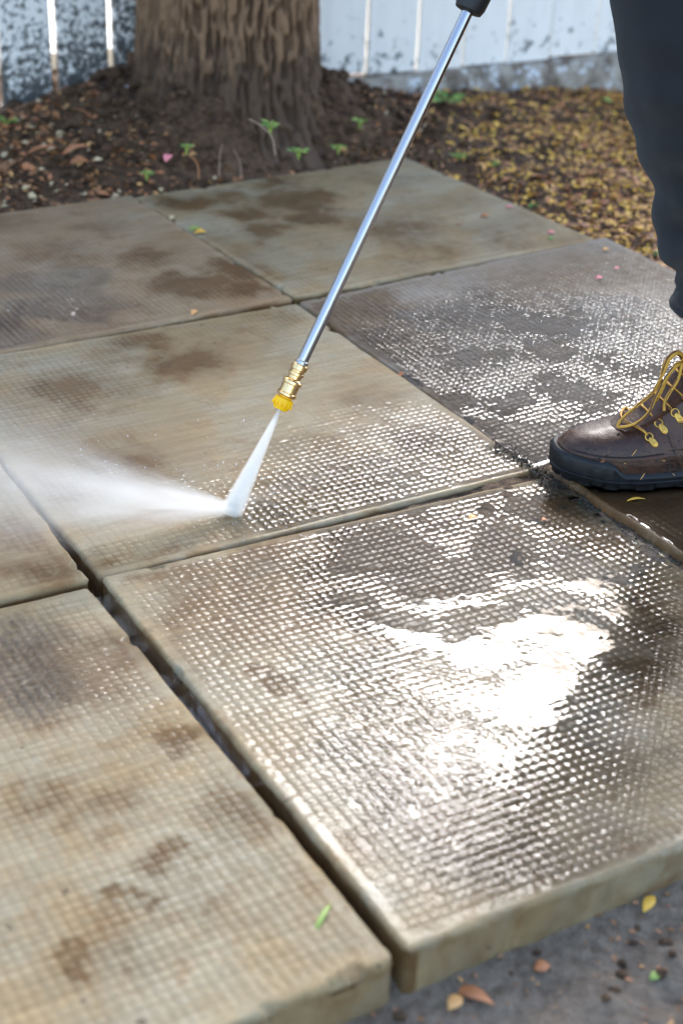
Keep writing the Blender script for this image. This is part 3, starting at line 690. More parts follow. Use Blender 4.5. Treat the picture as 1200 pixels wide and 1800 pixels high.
def thing_leaf(x, y, ln, wd, mat, label, ang, lift=.003, curl=.25, name='fallen_leaf', cat='leaf', z=None):
    p = px(x, y, 0)
    for _ in range(3): p = px(x, y, surf_z(p.x, p.y))
    mb = MB(); leaf_geo(mb, (0, 0, lift), (math.cos(ang), math.sin(ang), .08), (0, -.15, 1), ln, wd, 0, curl, 6)
    o = mb.build(name, M[mat]); o.location = p; sol = o.modifiers.new('s', 'SOLIDIFY'); sol.thickness = .0005
    return tag(o, label, cat)
for (x, y, l_, w_, mt, lb, an, nm, ct) in [
 (1135, 440, .045, .02, 'lf_green', 'bright green leaf on the litter beside the grey slab edge', -.5, 'fallen_leaf', 'leaf'),
 (1156, 450, .03, .017, 'lf_green', 'green leaf next to the trouser leg at the slab edge', .3, 'fallen_leaf', 'leaf'),
 (1063, 178, .034, .024, 'lf_lime', 'green leaf lying below the footing beside the trousers', -.7, 'fallen_leaf', 'leaf'),
 (938, 363, .03, .014, 'lf_green', 'small green leaf at the right edge of the farthest slab', .5, 'fallen_leaf', 'leaf'),
 (40, 217, .045, .018, 'lf_green', 'green leaf lying on dark soil at the far left', -.6, 'fallen_leaf', 'leaf'),
 (968, 421, .016, .007, 'lf_green', 'tiny green leaf lying on the farthest slab', .9, 'fallen_leaf', 'leaf'),
 (968, 411, .014, .009, 'lf_pink', 'pink petal on the farthest slab beside the tiny green leaf', .1, 'petal', 'petal'),
 (895, 366, .016, .009, 'lf_pink', 'pink petal near the right edge of the farthest slab', .1, 'petal', 'petal'),
 (1052, 491, .014, .009, 'lf_pink', 'larger pink petal on the grey slab', .2, 'petal', 'petal'),
 (1083, 474, .009, .007, 'lf_pink', 'smaller pink petal on the grey slab', .2, 'petal', 'petal'),
 (852, 382, .017, .012, 'lf_rust', 'dark red crumpled leaf on the farthest slab', 0, 'fallen_leaf', 'leaf'),
 (806, 397, .013, .008, 'lf_brown', 'small brown leaf crumb on the farthest slab left of the dark red leaf', -.4, 'fallen_leaf', 'leaf'),
 (1063, 441, .012, .008, 'lf_tan', 'tan leaf scrap at the back of the grey slab', 0, 'fallen_leaf', 'leaf'),
 (343, 404, .024, .012, 'lf_lime', 'pale green leaf on the back joint among yellow ones', .5, 'fallen_leaf', 'leaf'),
 (330, 402, .018, .013, 'lf_yellow', 'yellow leaf left of the pale green one on the back joint', -.4, 'fallen_leaf', 'leaf'),
 (352, 410, .022, .014, 'lf_yellow', 'yellow leaf right of the pale green one on the back joint', .2, 'fallen_leaf', 'leaf'),
 (303, 384, .018, .010, 'lf_pale', 'tan curled leaf on the joint between the two back slabs', 1.3, 'fallen_leaf', 'leaf'),
 (397, 447, .02, .010, 'lf_pale', 'pale curled leaf over the back joint near the four slab corner', 1.2, 'fallen_leaf', 'leaf'),
 (56, 366, .022, .009, 'lf_pale', 'pale curled leaf on soil behind the back left slab', 1.2, 'fallen_leaf', 'leaf'),
 (342, 551, .018, .010, 'lf_tan', 'curled tan leaf on the joint behind the worn tan slab', 1.2, 'fallen_leaf', 'leaf'),
 (296, 278, .032, .016, 'lf_pink', 'mauve leaf on the soil below the trunk', 1.4, 'fallen_leaf', 'leaf'),
 (135, 262, .06, .018, 'lf_rust', 'long reddish leaf on the soil left of the trunk mound', .7, 'fallen_leaf', 'leaf'),
 (75, 262, .06, .014, 'lf_rust', 'narrow reddish leaf strip on the far left soil', .5, 'fallen_leaf', 'leaf'),
 (140, 285, .035, .025, 'lf_rust', 'orange brown leaf just below the long reddish leaf', .2, 'fallen_leaf', 'leaf'),
 (107, 236, .02, .012, 'lf_pale', 'small cream leaf on the far left soil', .6, 'fallen_leaf', 'leaf'),
 (815, 1690, .018, .015, 'lf_lime', 'yellow green leaf at the foot of the near slab', .4, 'fallen_leaf', 'leaf'),
 (832, 1752, .035, .012, 'lf_rust', 'orange leaf on the blurred soil in front of the near slab', -.5, 'fallen_leaf', 'leaf'),
 (800, 1765, .018, .012, 'lf_tan', 'tan leaf beside the orange leaf on the front soil', .9, 'fallen_leaf', 'leaf'),
 (952, 1704, .014, .012, 'lf_rust', 'small orange brown leaf scrap on the front soil', .3, 'fallen_leaf', 'leaf'),
 (1150, 1720, .011, .008, 'lf_lime', 'pale green leaf on front soil at the right', .6, 'fallen_leaf', 'leaf'),
 (1140, 1590, .022, .010, 'lf_yellow', 'yellow leaf against the front side of the near slab at right', 1.0, 'fallen_leaf', 'leaf'),
 (1092, 765, .001, .001, 'lf_tan', '', 0, '', ''),
 (830, 913, .012, .008, 'lf_tan', 'tan leaf scrap in the puddle on the near slab', .4, 'fallen_leaf', 'leaf'),
 (955, 917, .008, .006, 'lf_rust', 'tiny orange crumb at the boot reflection in the puddle', .4, 'fallen_leaf', 'leaf'),
 (1116, 880, .024, .004, 'lf_yellow', 'yellow grass scrap in the mud under the boot', .2, 'fallen_leaf', 'leaf'),
 (1174, 968, .010, .009, 'lf_yellow', 'round yellow leaf bit in the wet joint at the right', .2, 'fallen_leaf', 'leaf'),
 (567, 1615, .036, .005, 'lf_lime', 'pale green grass blade on the blurred near left slab', 1.2, 'grass_blade', 'grass blade'),
 (455, 1362, .016, .008, 'lf_tan', 'tan leaf scrap at the edge of the wide joint', .8, 'fallen_leaf', 'leaf'),
 (462, 1409, .014, .006, 'lf_rust', 'orange leaf scrap on the near left slab by the wide joint', .1, 'fallen_leaf', 'leaf')]:
    if lb: thing_leaf(x, y, l_, w_, mt, lb, an, name=nm, cat=ct)
# weeds
def weed(x, y, n, size_, label, mats=('lf_green', 'lf_lime'), h=.03):
    p = px(x, y, 0)
    for _ in range(3): p = px(x, y, surf_z(p.x, p.y))
    size = size_*.42; h = h*.3; n = n+5
    t = empty('weed', p); tag(t, label, 'weed', 'weeds in the soil')
    for i in range(n):
        a = i*2.4+rnd.uniform(-.4, .4); el = rnd.uniform(.3, .9); hh = h*rnd.uniform(.5, 1.1); rr = size*rnd.uniform(.4, 1.1)
        tip = Vector((math.cos(a)*rr, math.sin(a)*rr, hh))
        mb = MB(); mb.tube([(0, 0, -.01), tip*.5+Vector((0, 0, .006)), tip], [.0012, .001, .0008], 5, 1)
        leaf_geo(mb, tip+Vector((math.cos(a), math.sin(a), .2))*size*.35, (math.cos(a), math.sin(a), .25), (-math.sin(el)*math.cos(a)*.4, -.5, 1), size*rnd.uniform(.6, 1.4), size*rnd.uniform(.3, .6), 0, rnd.uniform(-.3, .6))
        mb.build('leaf', [M[rnd.choice(mats)], M['lf_lime']], t)
weed(785, 182, 13, .065, 'green leafy weed growing under the fence beside the lance', h=.05)
weed(475, 228, 5, .026, 'small green weed on the mound right of the trunk base', h=.04)
weed(805, 280, 6, .026, 'green weed in the litter behind the right edge of the farthest slab', h=.03)
weed(525, 270, 6, .026, 'pale green weed by the back edge of the farthest slab', ('lf_lime', 'lf_green'), .02)
weed(258, 308, 4, .02, 'tiny green weed just behind the corner between the two back slabs', h=.018)
weed(12, 222, 5, .035, 'green weed at the far left edge of the soil', h=.05)
weed(632, 218, 6, .026, 'yellow green weed right of the trunk mound', ('lf_lime', 'lf_lime'), .03)
weed(868, 292, 4, .018, 'thin low weed in the litter right of the lance', ('lf_green', 'lf_lime'), .02)
weed(595, 262, 3, .022, 'single green sprout behind the farthest slab near the lance', h=.02)
weed(328, 262, 3, .018, 'dull green sprout on the soil under the trunk', h=.02)
for (x, y, l_, lean, lb) in [(385, 300, .05, .1, 'pale dry stalk standing in soil below the trunk'), (424, 305, .045, -.25, 'leaning pale stalk right of the other stalk below the trunk'),
   (350, 305, .035, -.4, 'short reddish stalk on the soil below the trunk'), (484, 262, .05, -.7, 'bent pale stalk beside the small green weed'), (270, 330, .03, -.8, 'short rust stalk behind the back corner of the slabs'), (905, 358, .03, .05, 'thin dry stalk at the right edge of the farthest slab')]:
    p = px(x, y, 0)
    for _ in range(3): p = px(x, y, surf_z(p.x, p.y))
    mb = MB(); mb.tube(bez([(0, 0, -.01), (lean*l_*.2, .004, l_*.4), (lean*l_*.8, 0, l_*.8), (lean*l_*1.3, -.004, l_)], 12), [.0013]*12+[.0007], 6)
    o = mb.build('stalk', M['stalk'] if 'pale' in lb else M['lf_rust']); o.location = p; tag(o, lb, 'stalk')
# dead grass and moss along the joints
def tuft(pts, n, ln, label, name='dead_grass', mat='grass_dead', spread=.012, z=-.006):
    mb = MB()
    P = [px(x, y, z) for x, y in pts]
    for i in range(n):
        t = rnd.random()*(len(P)-1); a, b = P[int(t)], P[min(int(t)+1, len(P)-1)]; c = a.lerp(b, t-int(t))+Vector((rnd.gauss(0, spread*.5), rnd.gauss(0, spread*.5), -.006))
        an = rnd.uniform(0, 6.28); l_ = ln*rnd.uniform(.4, 1.15); d = Vector((math.cos(an)*.6, math.sin(an)*.6, rnd.uniform(.25, 1)))
        mb.tube([c, c+d*l_*.5, c+d*l_+Vector((math.cos(an), math.sin(an), -.7))*l_*.25], [.0008, .0006, .0003], 4)
    for i in range(n//2):
        t = rnd.random()*(len(P)-1); a, b = P[int(t)], P[min(int(t)+1, len(P)-1)]; c = a.lerp(b, t-int(t))+Vector((rnd.gauss(0, spread*.35), rnd.gauss(0, spread*.35), -.004))
        lump(mb, c, rnd.uniform(.001, .003), i+int(ln*9999), 1)
    return tag(mb.build(name, [M[mat], M['moss']], angle=180), label, kind='stuff')
tuft([(872, 778), (905, 800), (930, 815)], 85, .020, 'dark dead grass tuft in the joint left of the boot toe')
tuft([(935, 822), (960, 836), (985, 852)], 80, .017, 'dark dead grass under the tip of the boot', spread=.014)
tuft([(1010, 868), (1060, 895), (1120, 935), (1200, 985)], 150, .009, 'black wet debris filling the joint below the boot', spread=.016, z=-.008)
tuft([(690, 660), (760, 705), (830, 752)], 60, .006, 'dark grit in the joint between the worn and the grey slab', spread=.006, z=-.008)
tuft([(420, 458), (470, 495), (510, 522)], 90, .008, 'dark dirt in the joint between the two back slabs', spread=.008, z=-.010)
tuft([(60, 610), (200, 583), (350, 555), (500, 528)], 180, .007, 'dark dirt along the joint behind the worn tan slab', spread=.008, z=-.012)
tuft([(540, 525), (700, 490), (900, 448)], 120, .007, 'dark dirt along the joint in front of the farthest slab', spread=.007, z=-.008)
tuft([(180, 1050), (300, 1210), (430, 1390)], 160, .008, 'wet black debris in the wide joint of the near slabs', spread=.012, z=-.03)

# ------------------------------------------------------------------ pressure washer lance
P0 = px(405, 903, SL['center'][2]); LT = pxy(829, 4, 1.78)
AX = (LT-P0).normalized()
def axis_at(py):       # point on the lance axis seen at picture row py
    lo, hi = 0.0, 1.2
    for _ in range(50):
        md = (lo+hi)/2; d = P0+AX*md-EYE; yy = 900-F_PX*d.dot(UP)/d.dot(FW)
        if yy > py: lo = md
        else: hi = md
    return lo
S0 = axis_at(719); TIP = P0+AX*S0
lance = empty('pressure_washer_lance', TIP); tag(lance, 'slim steel pressure washer lance with brass coupling and yellow nozzle', 'lance')
lq = AX.to_track_quat('Z', 'Y').to_matrix()
lance.rotation_euler = lq.to_euler()
mb = MB(); mb.lathe([(.0018, .0), (.0085, .0), (.0098, .0035), (.0112, .0085), (.0112, .0135), (.0075, .0145), (.0075, .018), (.001, .018)], 28)
nz = mb.build('nozzle', M['nozzle'], lance, angle=35)
mb = MB()
for i in range(14):
    a = i*2*math.pi/14; mb.box((math.cos(a)*.0108, math.sin(a)*.0108, .0085), (.0022, .0018, .009), bev=.0004, rot=Matrix.Rotation(a, 3, 'Z') @ Matrix.Rotation(R(-14), 3, 'Y'))
mb.build('rib', M['nozzle'], nz)
mb = MB(); mb.lathe([(.0008, -.0012), (.0026, -.0012), (.0026, .0006), (.0008, .0006)], 12); mb.build('orifice', M['steel'], nz)
mb = MB(); mb.lathe([(.004, .0165), (.0105, .0165), (.0118, .018), (.0118, .0205), (.0104, .0215), (.0104, .0315), (.0118, .0325), (.0118, .0355), (.0108, .037), (.0078, .039), (.0078, .0425), (.0092, .0435), (.0092, .0465), (.008, .0475), (.008, .0495), (.0096, .0505), (.0096, .056), (.0085, .0575), (.006, .058)], 32)
mb.build('coupling', M['brass'], lance, angle=30)
mb = MB(); mb.lathe([(.004, .0575), (.0078, .0575), (.0078, .061), (.0068, .062), (.004, .062)], 28); mb.build('ferrule', M['steel'], lance)
S1 = axis_at(16)-S0
mb = MB(); mb.lathe([(.0062, .06)]+[(.0066, .065+i*.04) for i in range(int((S1+.03)/.04))]+[(.0066, S1+.05)], 32); mb.build('tube', M['steel'], lance)
mb = MB(); mb.lathe([(.008, S1-.004), (.0155, S1-.002), (.0175, S1+.004), (.018, S1+.02), (.016, S1+.03), (.0165, S1+.06), (.015, S1+.10), (.017, S1+.15), (.018, S1+.17), (.012, S1+.175)], 28); mb.build('grip', M['black'], lance)
mb = MB(); mb.lathe([(.0066, S1+.17), (.0066, S1+.33)], 20); mb.build('extension_tube', M['steel'], lance)
gun = MB(); gun.box((0, 0, S1+.40), (.034, .046, .16), bev=.008); gun.box((0, -.055, S1+.46), (.03, .12, .036), bev=.009, rot=Matrix.Rotation(R(-20), 3, 'X')); go = gun.build('trigger_gun', M['black'], lance)
tg = MB(); tg.box((0, -.055, S1+.415), (.012, .07, .008), bev=.003, rot=Matrix.Rotation(R(-25), 3, 'X')); tg.build('trigger', M['black'], go)

# ------------------------------------------------------------------ water jet and spray
def cone_vol(name, p, q, r0, r1, flat, build, label, n=24, upv=Vector((0, 0, 1))):
    d = (q-p); L = d.length; mb = MB()
    rg = []
    for i in range(9):
        t = i/8; r_ = r0+(r1-r0)*t
        rg.append([Vector((L*t, r_*math.cos(2*math.pi*k/n), r_*flat*math.sin(2*math.pi*k/n))) for k in range(n)])
    mb.rings(rg)
    o = mb.build(name, volmat(name+'_volume', lambda k: build(k, L)))
    xa = d.normalized(); ya = upv.cross(xa).normalized(); za = xa.cross(ya)
    mm = Matrix((xa, ya, za)).transposed().to_4x4(); mm.translation = p; o.matrix_world = mm
    return tag(o, label, kind='stuff')
def dens(D0, r0, r1, flat, powr, sharp, fade, nscale):
    def b(k, L):
        tc = k.n('ShaderNodeTexCoord'); sp = k.n('ShaderNodeSeparateXYZ'); k.l(tc.outputs['Object'], sp.inputs[0])
        t = k.math('DIVIDE', sp.outputs[0], L, True)
        rad = k.math('ADD', k.math('MULTIPLY', t, r1-r0), r0)
        yy = k.math('DIVIDE', sp.outputs[1], rad); zz = k.math('DIVIDE', sp.outputs[2], k.math('MULTIPLY', rad, flat))
        r2 = k.math('ADD', k.math('MULTIPLY', yy, yy), k.math('MULTIPLY', zz, zz))
        g_ = k.math('MAXIMUM', k.math('SUBTRACT', k.math('POWER', 2.71828, k.math('MULTIPLY', r2, -sharp)), math.exp(-sharp)), 0)
        fall = k.math('POWER', k.math('DIVIDE', r0, rad), powr)
        cb = k.n('ShaderNodeCombineXYZ'); k.l(k.math('MULTIPLY', t, 1.2), cb.inputs[0]); k.l(yy, cb.inputs[1]); k.l(zz, cb.inputs[2])
        nz_ = k.ramp(k.noise(cb.outputs[0], nscale, 3, .6), [(.3, .12), (.72, 1.7)])
        end = k.math('POWER', k.math('SUBTRACT', 1.0, t, True), fade)
        d_ = k.math('MULTIPLY', k.math('MULTIPLY', g_, fall), k.math('MULTIPLY', nz_, end))
        return k.math('MULTIPLY', d_, D0)
    return b
fan_up = (EYE-P0).normalized()
cone_vol('water_jet', TIP-AX*.001, P0-AX*.002, .0026, .0155, .5, dens(4200, .0026, .0155, .5, .6, 1.6, .0, 5.0), 'narrow white water jet from the yellow nozzle to the slab', upv=fan_up)
PE = pxy(-60, 842, 1.40)
cone_vol('spray_mist', P0+Vector((.008, .004, .004)), PE, .009, .15, .62, dens(850, .009, .15, .62, 1.6, 3.0, .35, 3.0), 'white plume of spray thrown left from the jet impact')
cone_vol('spray_mist', P0+Vector((-.004, 0, .006)), pxy(620, 815, 1.66), .008, .05, .6, dens(45, .008, .05, .6, 1.3, 2.0, .8, 3.0), 'faint mist drifting right of the jet impact')

# ------------------------------------------------------------------ person: boots, trousers, jacket
BT = np.array([(.010, .296, .012, .97), (.022, .301, .009, 1.0), (.035, .303, .008, 1.0), (.045, .301, .007, .97), (.052, .295, .008, .925), (.058, .286, .010, .875), (.062, .274, .011, .835),
  (.066, .255, .012, .80), (.070, .237, .013, .775), (.076, .219, .014, .75), (.085, .205, .015, .72), (.097, .191, .016, .70), (.110, .178, .017, .70), (.122, .168, .018, .71), (.140, .158, .018, .74), (.160, .151, .017, .77), (.185, .147, .013, .81), (.218, .146, .010, .84)])
def bt(z): return [float(np.interp(z, BT[:, 0], BT[:, i])) for i in (1, 2, 3)]
def half_w(x): return float(np.interp(x, [0, .03, .08, .13, .18, .215, .25, .31], [.036, .038, .0385, .041, .047, .050, .050, .047]))
PEXP = 2.5
def cshift(x): return -.007*max(0, (x-.12)/.19)**1.3
def over(x, z):      # leather overlays: mudguard band along the toe and quarter panel behind
    zl = .047-.003*math.sin((x-.2)*30)
    a = float(sst(0, .0016, np.array(zl-z)))*float(sst(0, .0016, np.array(x-.178-(z-.03)*.25)))
    xq = .168+(z-.037)*.4
    b = float(sst(0, .0016, np.array(xq-x)))
    return .0017*max(a, b)
def bpt(x, z, side, off=0.0):
    xf, xb, ws = bt(z); a = (xf-xb)/2; xc = (xf+xb)/2; q = min(1, abs((x-xc)/a))
    y = half_w(x)*ws*(max(0, 1-q**PEXP))**(1/PEXP); return Vector((x, side*(y+off+over(x, z))+cshift(x), z))
def boot(name_parent, loc, rotz, full):
    b = empty('boot', loc); b.rotation_euler = (0, 0, rotz); b.parent = name_parent
    NP = 128
    zs_ = np.concatenate([np.linspace(.010, .085, 70), np.linspace(.087, .218, 48)])
    rg = []
    for z in zs_:
        xf, xb, ws = bt(z); a = (xf-xb)/2; xc = (xf+xb)/2; r_ = []
        for k in range(NP):
            t = 2*math.pi*k/NP; c_, s_ = math.cos(t), math.sin(t)
            x = xc+a*math.copysign(abs(c_)**(2/PEXP), c_); y = half_w(x)*ws*math.copysign(abs(s_)**(2/PEXP), s_)
            o_ = over(x, z)+.0012*(float(vn(np.array(x*55), np.array(z*55+y*30), 8))-.5)
            # flex creases over the vamp
            if .18 < x < .25 and z > .055: o_ += .0007*math.sin(x*520+y*60)*float(sst(.055, .068, np.array(z)))
            n_ = Vector((c_, s_, 0)); r_.append(Vector((x, y+cshift(x), z))+n_*o_)
        rg.append(r_)
    mb = MB(); mb.rings(rg, 0, (True, False))
    lip = [[Vector(((p.x-.09)*sc_+.09, p.y*sc_, z)) for p in rg[-1]] for sc_, z in ((1.02, .224), (.97, .228), (.86, .224), (.8, .20))]
    mb.rings([rg[-1]]+lip, 1, (False, True))
    up_o = mb.build('upper', [M['leather'], M['padding']], b, angle=60)
    # rubber sole with toe bumper and cleats
    NSO = 240; rg = []
    def outl(off, z, lug=0.0):
        r_ = []
        for k in range(NSO):
            t = 2*math.pi*k/NSO; c_, s_ = math.cos(t), math.sin(t); a = .151; xc = .1545
            x = xc+(a+off)*math.copysign(abs(c_)**(2/2.6), c_); y = (half_w(min(.31, max(0, x)))+off)*math.copysign(abs(s_)**(2/2.6), s_)
            zz = z(x, k) if callable(z) else z
            o_ = -lug if (k//6) % 2 else 0
            r_.append(Vector((x-c_*-o_, y+cshift(x)+s_*o_, zz+.007*float(sst(.24, .32, np.array(x)))*(1 if True else 0))))
        return r_
    ztop = lambda x, k: .0245+.013*float(sst(.232, .252, np.array(x)))+.004*float(sst(.15, .06, np.array(x)))
    rg = [outl(-.012, .0), outl(-.001, .0, .004), outl(.003, .003, .005), outl(.0035, .009, .005), outl(.0045, .0102), outl(.0055, .0135), outl(.0036, .015), outl(.0052, .0165),
          outl(.0058, lambda x, k: ztop(x, k)-.005), outl(.0042, lambda x, k: ztop(x, k)-.002), outl(.0015, ztop), outl(-.012, lambda x, k: ztop(x, k)-.003)]
    mb = MB(); mb.rings(rg); sole = mb.build('sole', M['rubber'], b, angle=35)
    # tongue
    mb = MB(); rg2 = []
    for i in range(14):
        t = i/13; z = .07+.135*t; xf = bt(z)[0]; w_ = .021+.012*t
        rg2.append([Vector((xf+.0035-.5*w_*(u_*u_)*.9+(-.004 if v_ else 0), u_*w_, z+(-.004 if v_ else 0))) for u_, v_ in ((-1, 0), (-.5, 0), (0, 0), (.5, 0), (1, 0), (1, 1), (0, 1), (-1, 1))])
    mb.rings(rg2); mb.build('tongue', M['leather'], b, angle=50)
    # seams and stitching on both sides
    for side in (1, -1):
        mb = MB()
        pts = [bpt(x, .0475-.003*math.sin((x-.2)*30), side, .0004) for x in np.linspace(.187, .297, 26)]
        mb.tube(pts, .0007, 5)
        mb.tube([bpt(.168+(z-.037)*.4+.0004, z, side, .0001) for z in np.linspace(.026, .068, 18)], .0008, 5)
        mb.build('seam', M['seam'], b)
        mb = MB()
        for i in range(46):
            x = .189+i*.0024; z = .0475-.003*math.sin((x-.2)*30)-.0028
            mb.tube([bpt(x, z, side, .0003), bpt(x+.0014, z, side, .0003)], .00035, 4)
        for z in np.arange(.027, .068, .0024):
            for of in (-.003, -.0052):
                mb.tube([bpt(.168+(z-.037)*.4+of, z, side, .0003), bpt(.168+(z+.0014-.037)*.4+of, z+.0014, side, .0003)], .00035, 4)
        mb.build('stitching', M['thread'], b)['kind'] = 'stuff'
    # eyelets
    ring_pos = {}
    for side in (1, -1):
        for i, (x, z) in enumerate(((.200, .062), (.186, .0755), (.168, .089), (.154, .103), (.142, .119), (.134, .137))):
            c_ = bpt(x, z, side, .001); e = bpt(x-.004, z, side, .001); f_ = bpt(x, z-.006, side, .001)
            tx_ = (c_-e).normalized(); tz_ = (c_-f_).normalized(); n_ = tx_.cross(tz_).normalized()
            if n_.y*side < 0: n_ = -n_
            upd = (tx_*.62+tz_*.78).normalized(); sdv = n_.cross(upd).normalized()
            mb = MB(); prof = []
            for k in range(20):
                t = 2*math.pi*k/20; yy = math.sin(t); xx = math.cos(t)
                wv = .0042*xx*(1 if yy < 0 else .92) ; hv = .0072*math.copysign(abs(yy)**.75, yy); prof.append((wv if abs(xx) < .99 else wv, hv))
            rgs = [[c_+sdv*a_*s_+upd*b_*s_+n_*h_ for a_, b_ in prof] for s_, h_ in ((1, -.001), (1, .0008), (.9, .0013))]
            mb.rings(rgs)
            q = c_-upd*.003+n_*.0012; mb.rings([[q+sdv*math.cos(t)*r_+upd*math.sin(t)*r_+n_*h_ for t in [2*math.pi*k/12 for k in range(12)]] for r_, h_ in ((.0026, 0), (.0022, .0009), (.001, .0013))])
            ey = mb.build('eyelet', M['gold'], b, angle=40)
            mb = MB(); rc = c_+upd*.0085+n_*.0018
            mb.tube([rc+sdv*.0046*math.cos(t)+upd*.0048*math.sin(t) for t in np.linspace(-.9, math.pi+.9, 18)], .0008, 6); mb.build('ring', M['gold'], ey)
            ring_pos[(side, i)] = rc+upd*.003
    def lace(pts, parent, n=60, r_=.0017):
        mb = MB(); pp = bez(pts, n); mb.tube(pp, r_, 10, 0, True, lambda i, k: 1 if ((k+i//7) % 10) in (0, 1, 6) else 0); return mb.build('lace', [M['lace_y'], M['lace_b']], parent)
    rows = 6
    for i in range(1, rows):
        a_ = ring_pos[(1, i)]; c_ = ring_pos[(-1, i)]; z = a_.z; xf = bt(min(.21, z+.008))[0]
        lace([a_-Vector((0, .001, .003)), a_+Vector((.005, -.005, .004)), Vector((xf+.006, .0, z+.010)), c_+Vector((.005, .005, .004)), c_-Vector((0, -.001, .003))], b, 32)
    a_ = ring_pos[(1, 0)]; c_ = ring_pos[(-1, 0)]; lace([a_, a_+Vector((.006, -.006, .005)), Vector((bt(.074)[0]+.004, 0, .079)), c_+Vector((.006, .006, .005)), c_], b, 32)
    return b
person = empty('person', (0.62, 1.85, 0)); tag(person, 'person in charcoal sweatpants and muddy brown work boots holding the lance', 'person')
BY = 1.722; BANG = R(12)
fwd = Vector((-math.cos(BANG), -math.sin(BANG), 0))
toe = pxy(970, 812, 1.688); toe.z = 0
heel = toe-fwd*.311; heel.z = .001
inv = Matrix.Translation(-person.location)
bl = boot(person, heel-person.location, math.pi+BANG, True)
br = boot(person, Vector((1.12, 2.02, -.012))-person.location, math.pi-R(8), True)
# lace bow on the near boot
binv = (Matrix.Translation(heel) @ Matrix.Rotation(math.pi+BANG, 4, 'Z')).inverted()
def bw(x, y, Y): return binv @ pxy(x, y, Y)
def lace_on(pts, n=70, r_=.0020):
    mb = MB(); mb.tube(bez(pts, n), r_, 10, 0, True, lambda i, k: 1 if ((k+i//9) % 10) in (0, 1, 6) else 0); return mb.build('lace', [M['lace_y'], M['lace_b']], bl)
KY = BY-.006
lace_on([bw(1200, 634, KY), bw(1190, 622, KY-.006), bw(1176, 632, KY-.012), bw(1163, 660, KY-.016), bw(1146, 690, KY-.02), bw(1120, 712, KY-.026), bw(1096, 733, KY-.03), bw(1085, 747, KY-.032), bw(1093, 751, KY-.034), bw(1118, 744, KY-.036), bw(1139, 725, KY-.034), bw(1153, 695, KY-.028), bw(1170, 664, KY-.018), bw(1186, 645, KY-.012), bw(1203, 638, KY-.004)], 98)
lace_on([bw(1204, 630, KY+.004), bw(1190, 618, KY+.004), bw(1174, 628, KY+.002), bw(1164, 650, KY-.004), bw(1158, 680, KY-.012), bw(1150, 705, KY-.02), bw(1160, 690, KY-.022), bw(1173, 662, KY-.014), bw(1188, 640, KY-.006), bw(1205, 636, KY)], 72)
lace_on([bw(1198, 640, KY-.01), bw(1190, 668, KY-.02), bw(1176, 690, KY-.026), bw(1168, 706, KY-.03), bw(1166, 722, KY-.034)], 40)
mb = MB(); kc = bw(1203, 637, KY-.004)
mb.tube(bez([kc+Vector((.004*math.cos(t), .007*math.sin(t), .006*math.sin(2*t+.5))) for t in np.linspace(0, 9, 14)], 56), .0018, 8, 0, True, lambda i, k: 1 if ((k+i//9) % 8) in (0, 5) else 0); mb.build('lace', [M['lace_y'], M['lace_b']], bl)
# mud specks on the toe
mb = MB()
for i in range(230):
    x = rnd.uniform(.16, .30); z = rnd.uniform(.02, .067); xf = bt(z)[0]
    if x > xf-.004: continue
    lump(mb, bpt(x, z, rnd.choice((1, 1, -1)), .0004), rnd.choice((.0004, .0005, .0006, .0008, .001, .0018)), i)
mb.build('mud', M['moss'], bl, angle=180)['kind'] = 'stuff'
mb = MB()
for i in range(9):
    x = rnd.uniform(.14, .295); z = rnd.uniform(.006, .06)
    if x > bt(max(z, .012))[0]-.006: continue
    c = bpt(x, max(z, .012), 1, .0062 if z < .036 else .0012); a = rnd.uniform(-1.2, 1.2); l_ = rnd.uniform(.001, .005); d = Vector((math.cos(a), .1, math.sin(a)))*l_
    mb.tube([c-d, c+Vector((0, .0004, 0)), c+d], [.0003, .0005, .0003], 4, rnd.choice((0, 0, 1)))
mb.build('plant_flecks', [M['lf_tan'], M['lf_rust']], bl)['kind'] = 'stuff'

# trousers: near (left) leg follows the outline in the photograph
TY = 1.735
edge = [(1197, 552, .054), (1188, 540, .060), (1184, 525, .064), (1186, 512, .064), (1193, 502, .060), (1197, 494, .055), (1195, 478, .057), (1180, 466, .068), (1166, 455, .078), (1156, 430, .084), (1152, 400, .086), (1153, 365, .087), (1152, 335, .088), (1140, 310, .092), (1126, 280, .096), (1112, 240, .100), (1099, 200, .103), (1088, 150, .106), (1080, 100, .108), (1073, 50, .110), (1067, 0, .112), (1063, -50, .114)]
st = []
for x, y, r_ in edge:
    p = pxy(x, y, TY); st.append((p.x+r_, TY, p.z, r_))
zt = st[-1][2]; cx0 = st[-1][0]
for t in np.linspace(.12, 1, 9): st.append((cx0+(.655-cx0)*t, TY+(1.77-TY)*t, zt+(.90-zt)*t, .114+.012*t))
st.sort(key=lambda s_: s_[2])
def dens_st(st, n):
    z = np.array([s_[2] for s_ in st]); zz = np.linspace(z[0], z[-1], n); return [tuple(float(np.interp(q, z, [s_[i] for s_ in st])) for i in (0, 1))+(float(q), float(np.interp(q, z, [s_[3] for s_ in st]))) for q in zz]
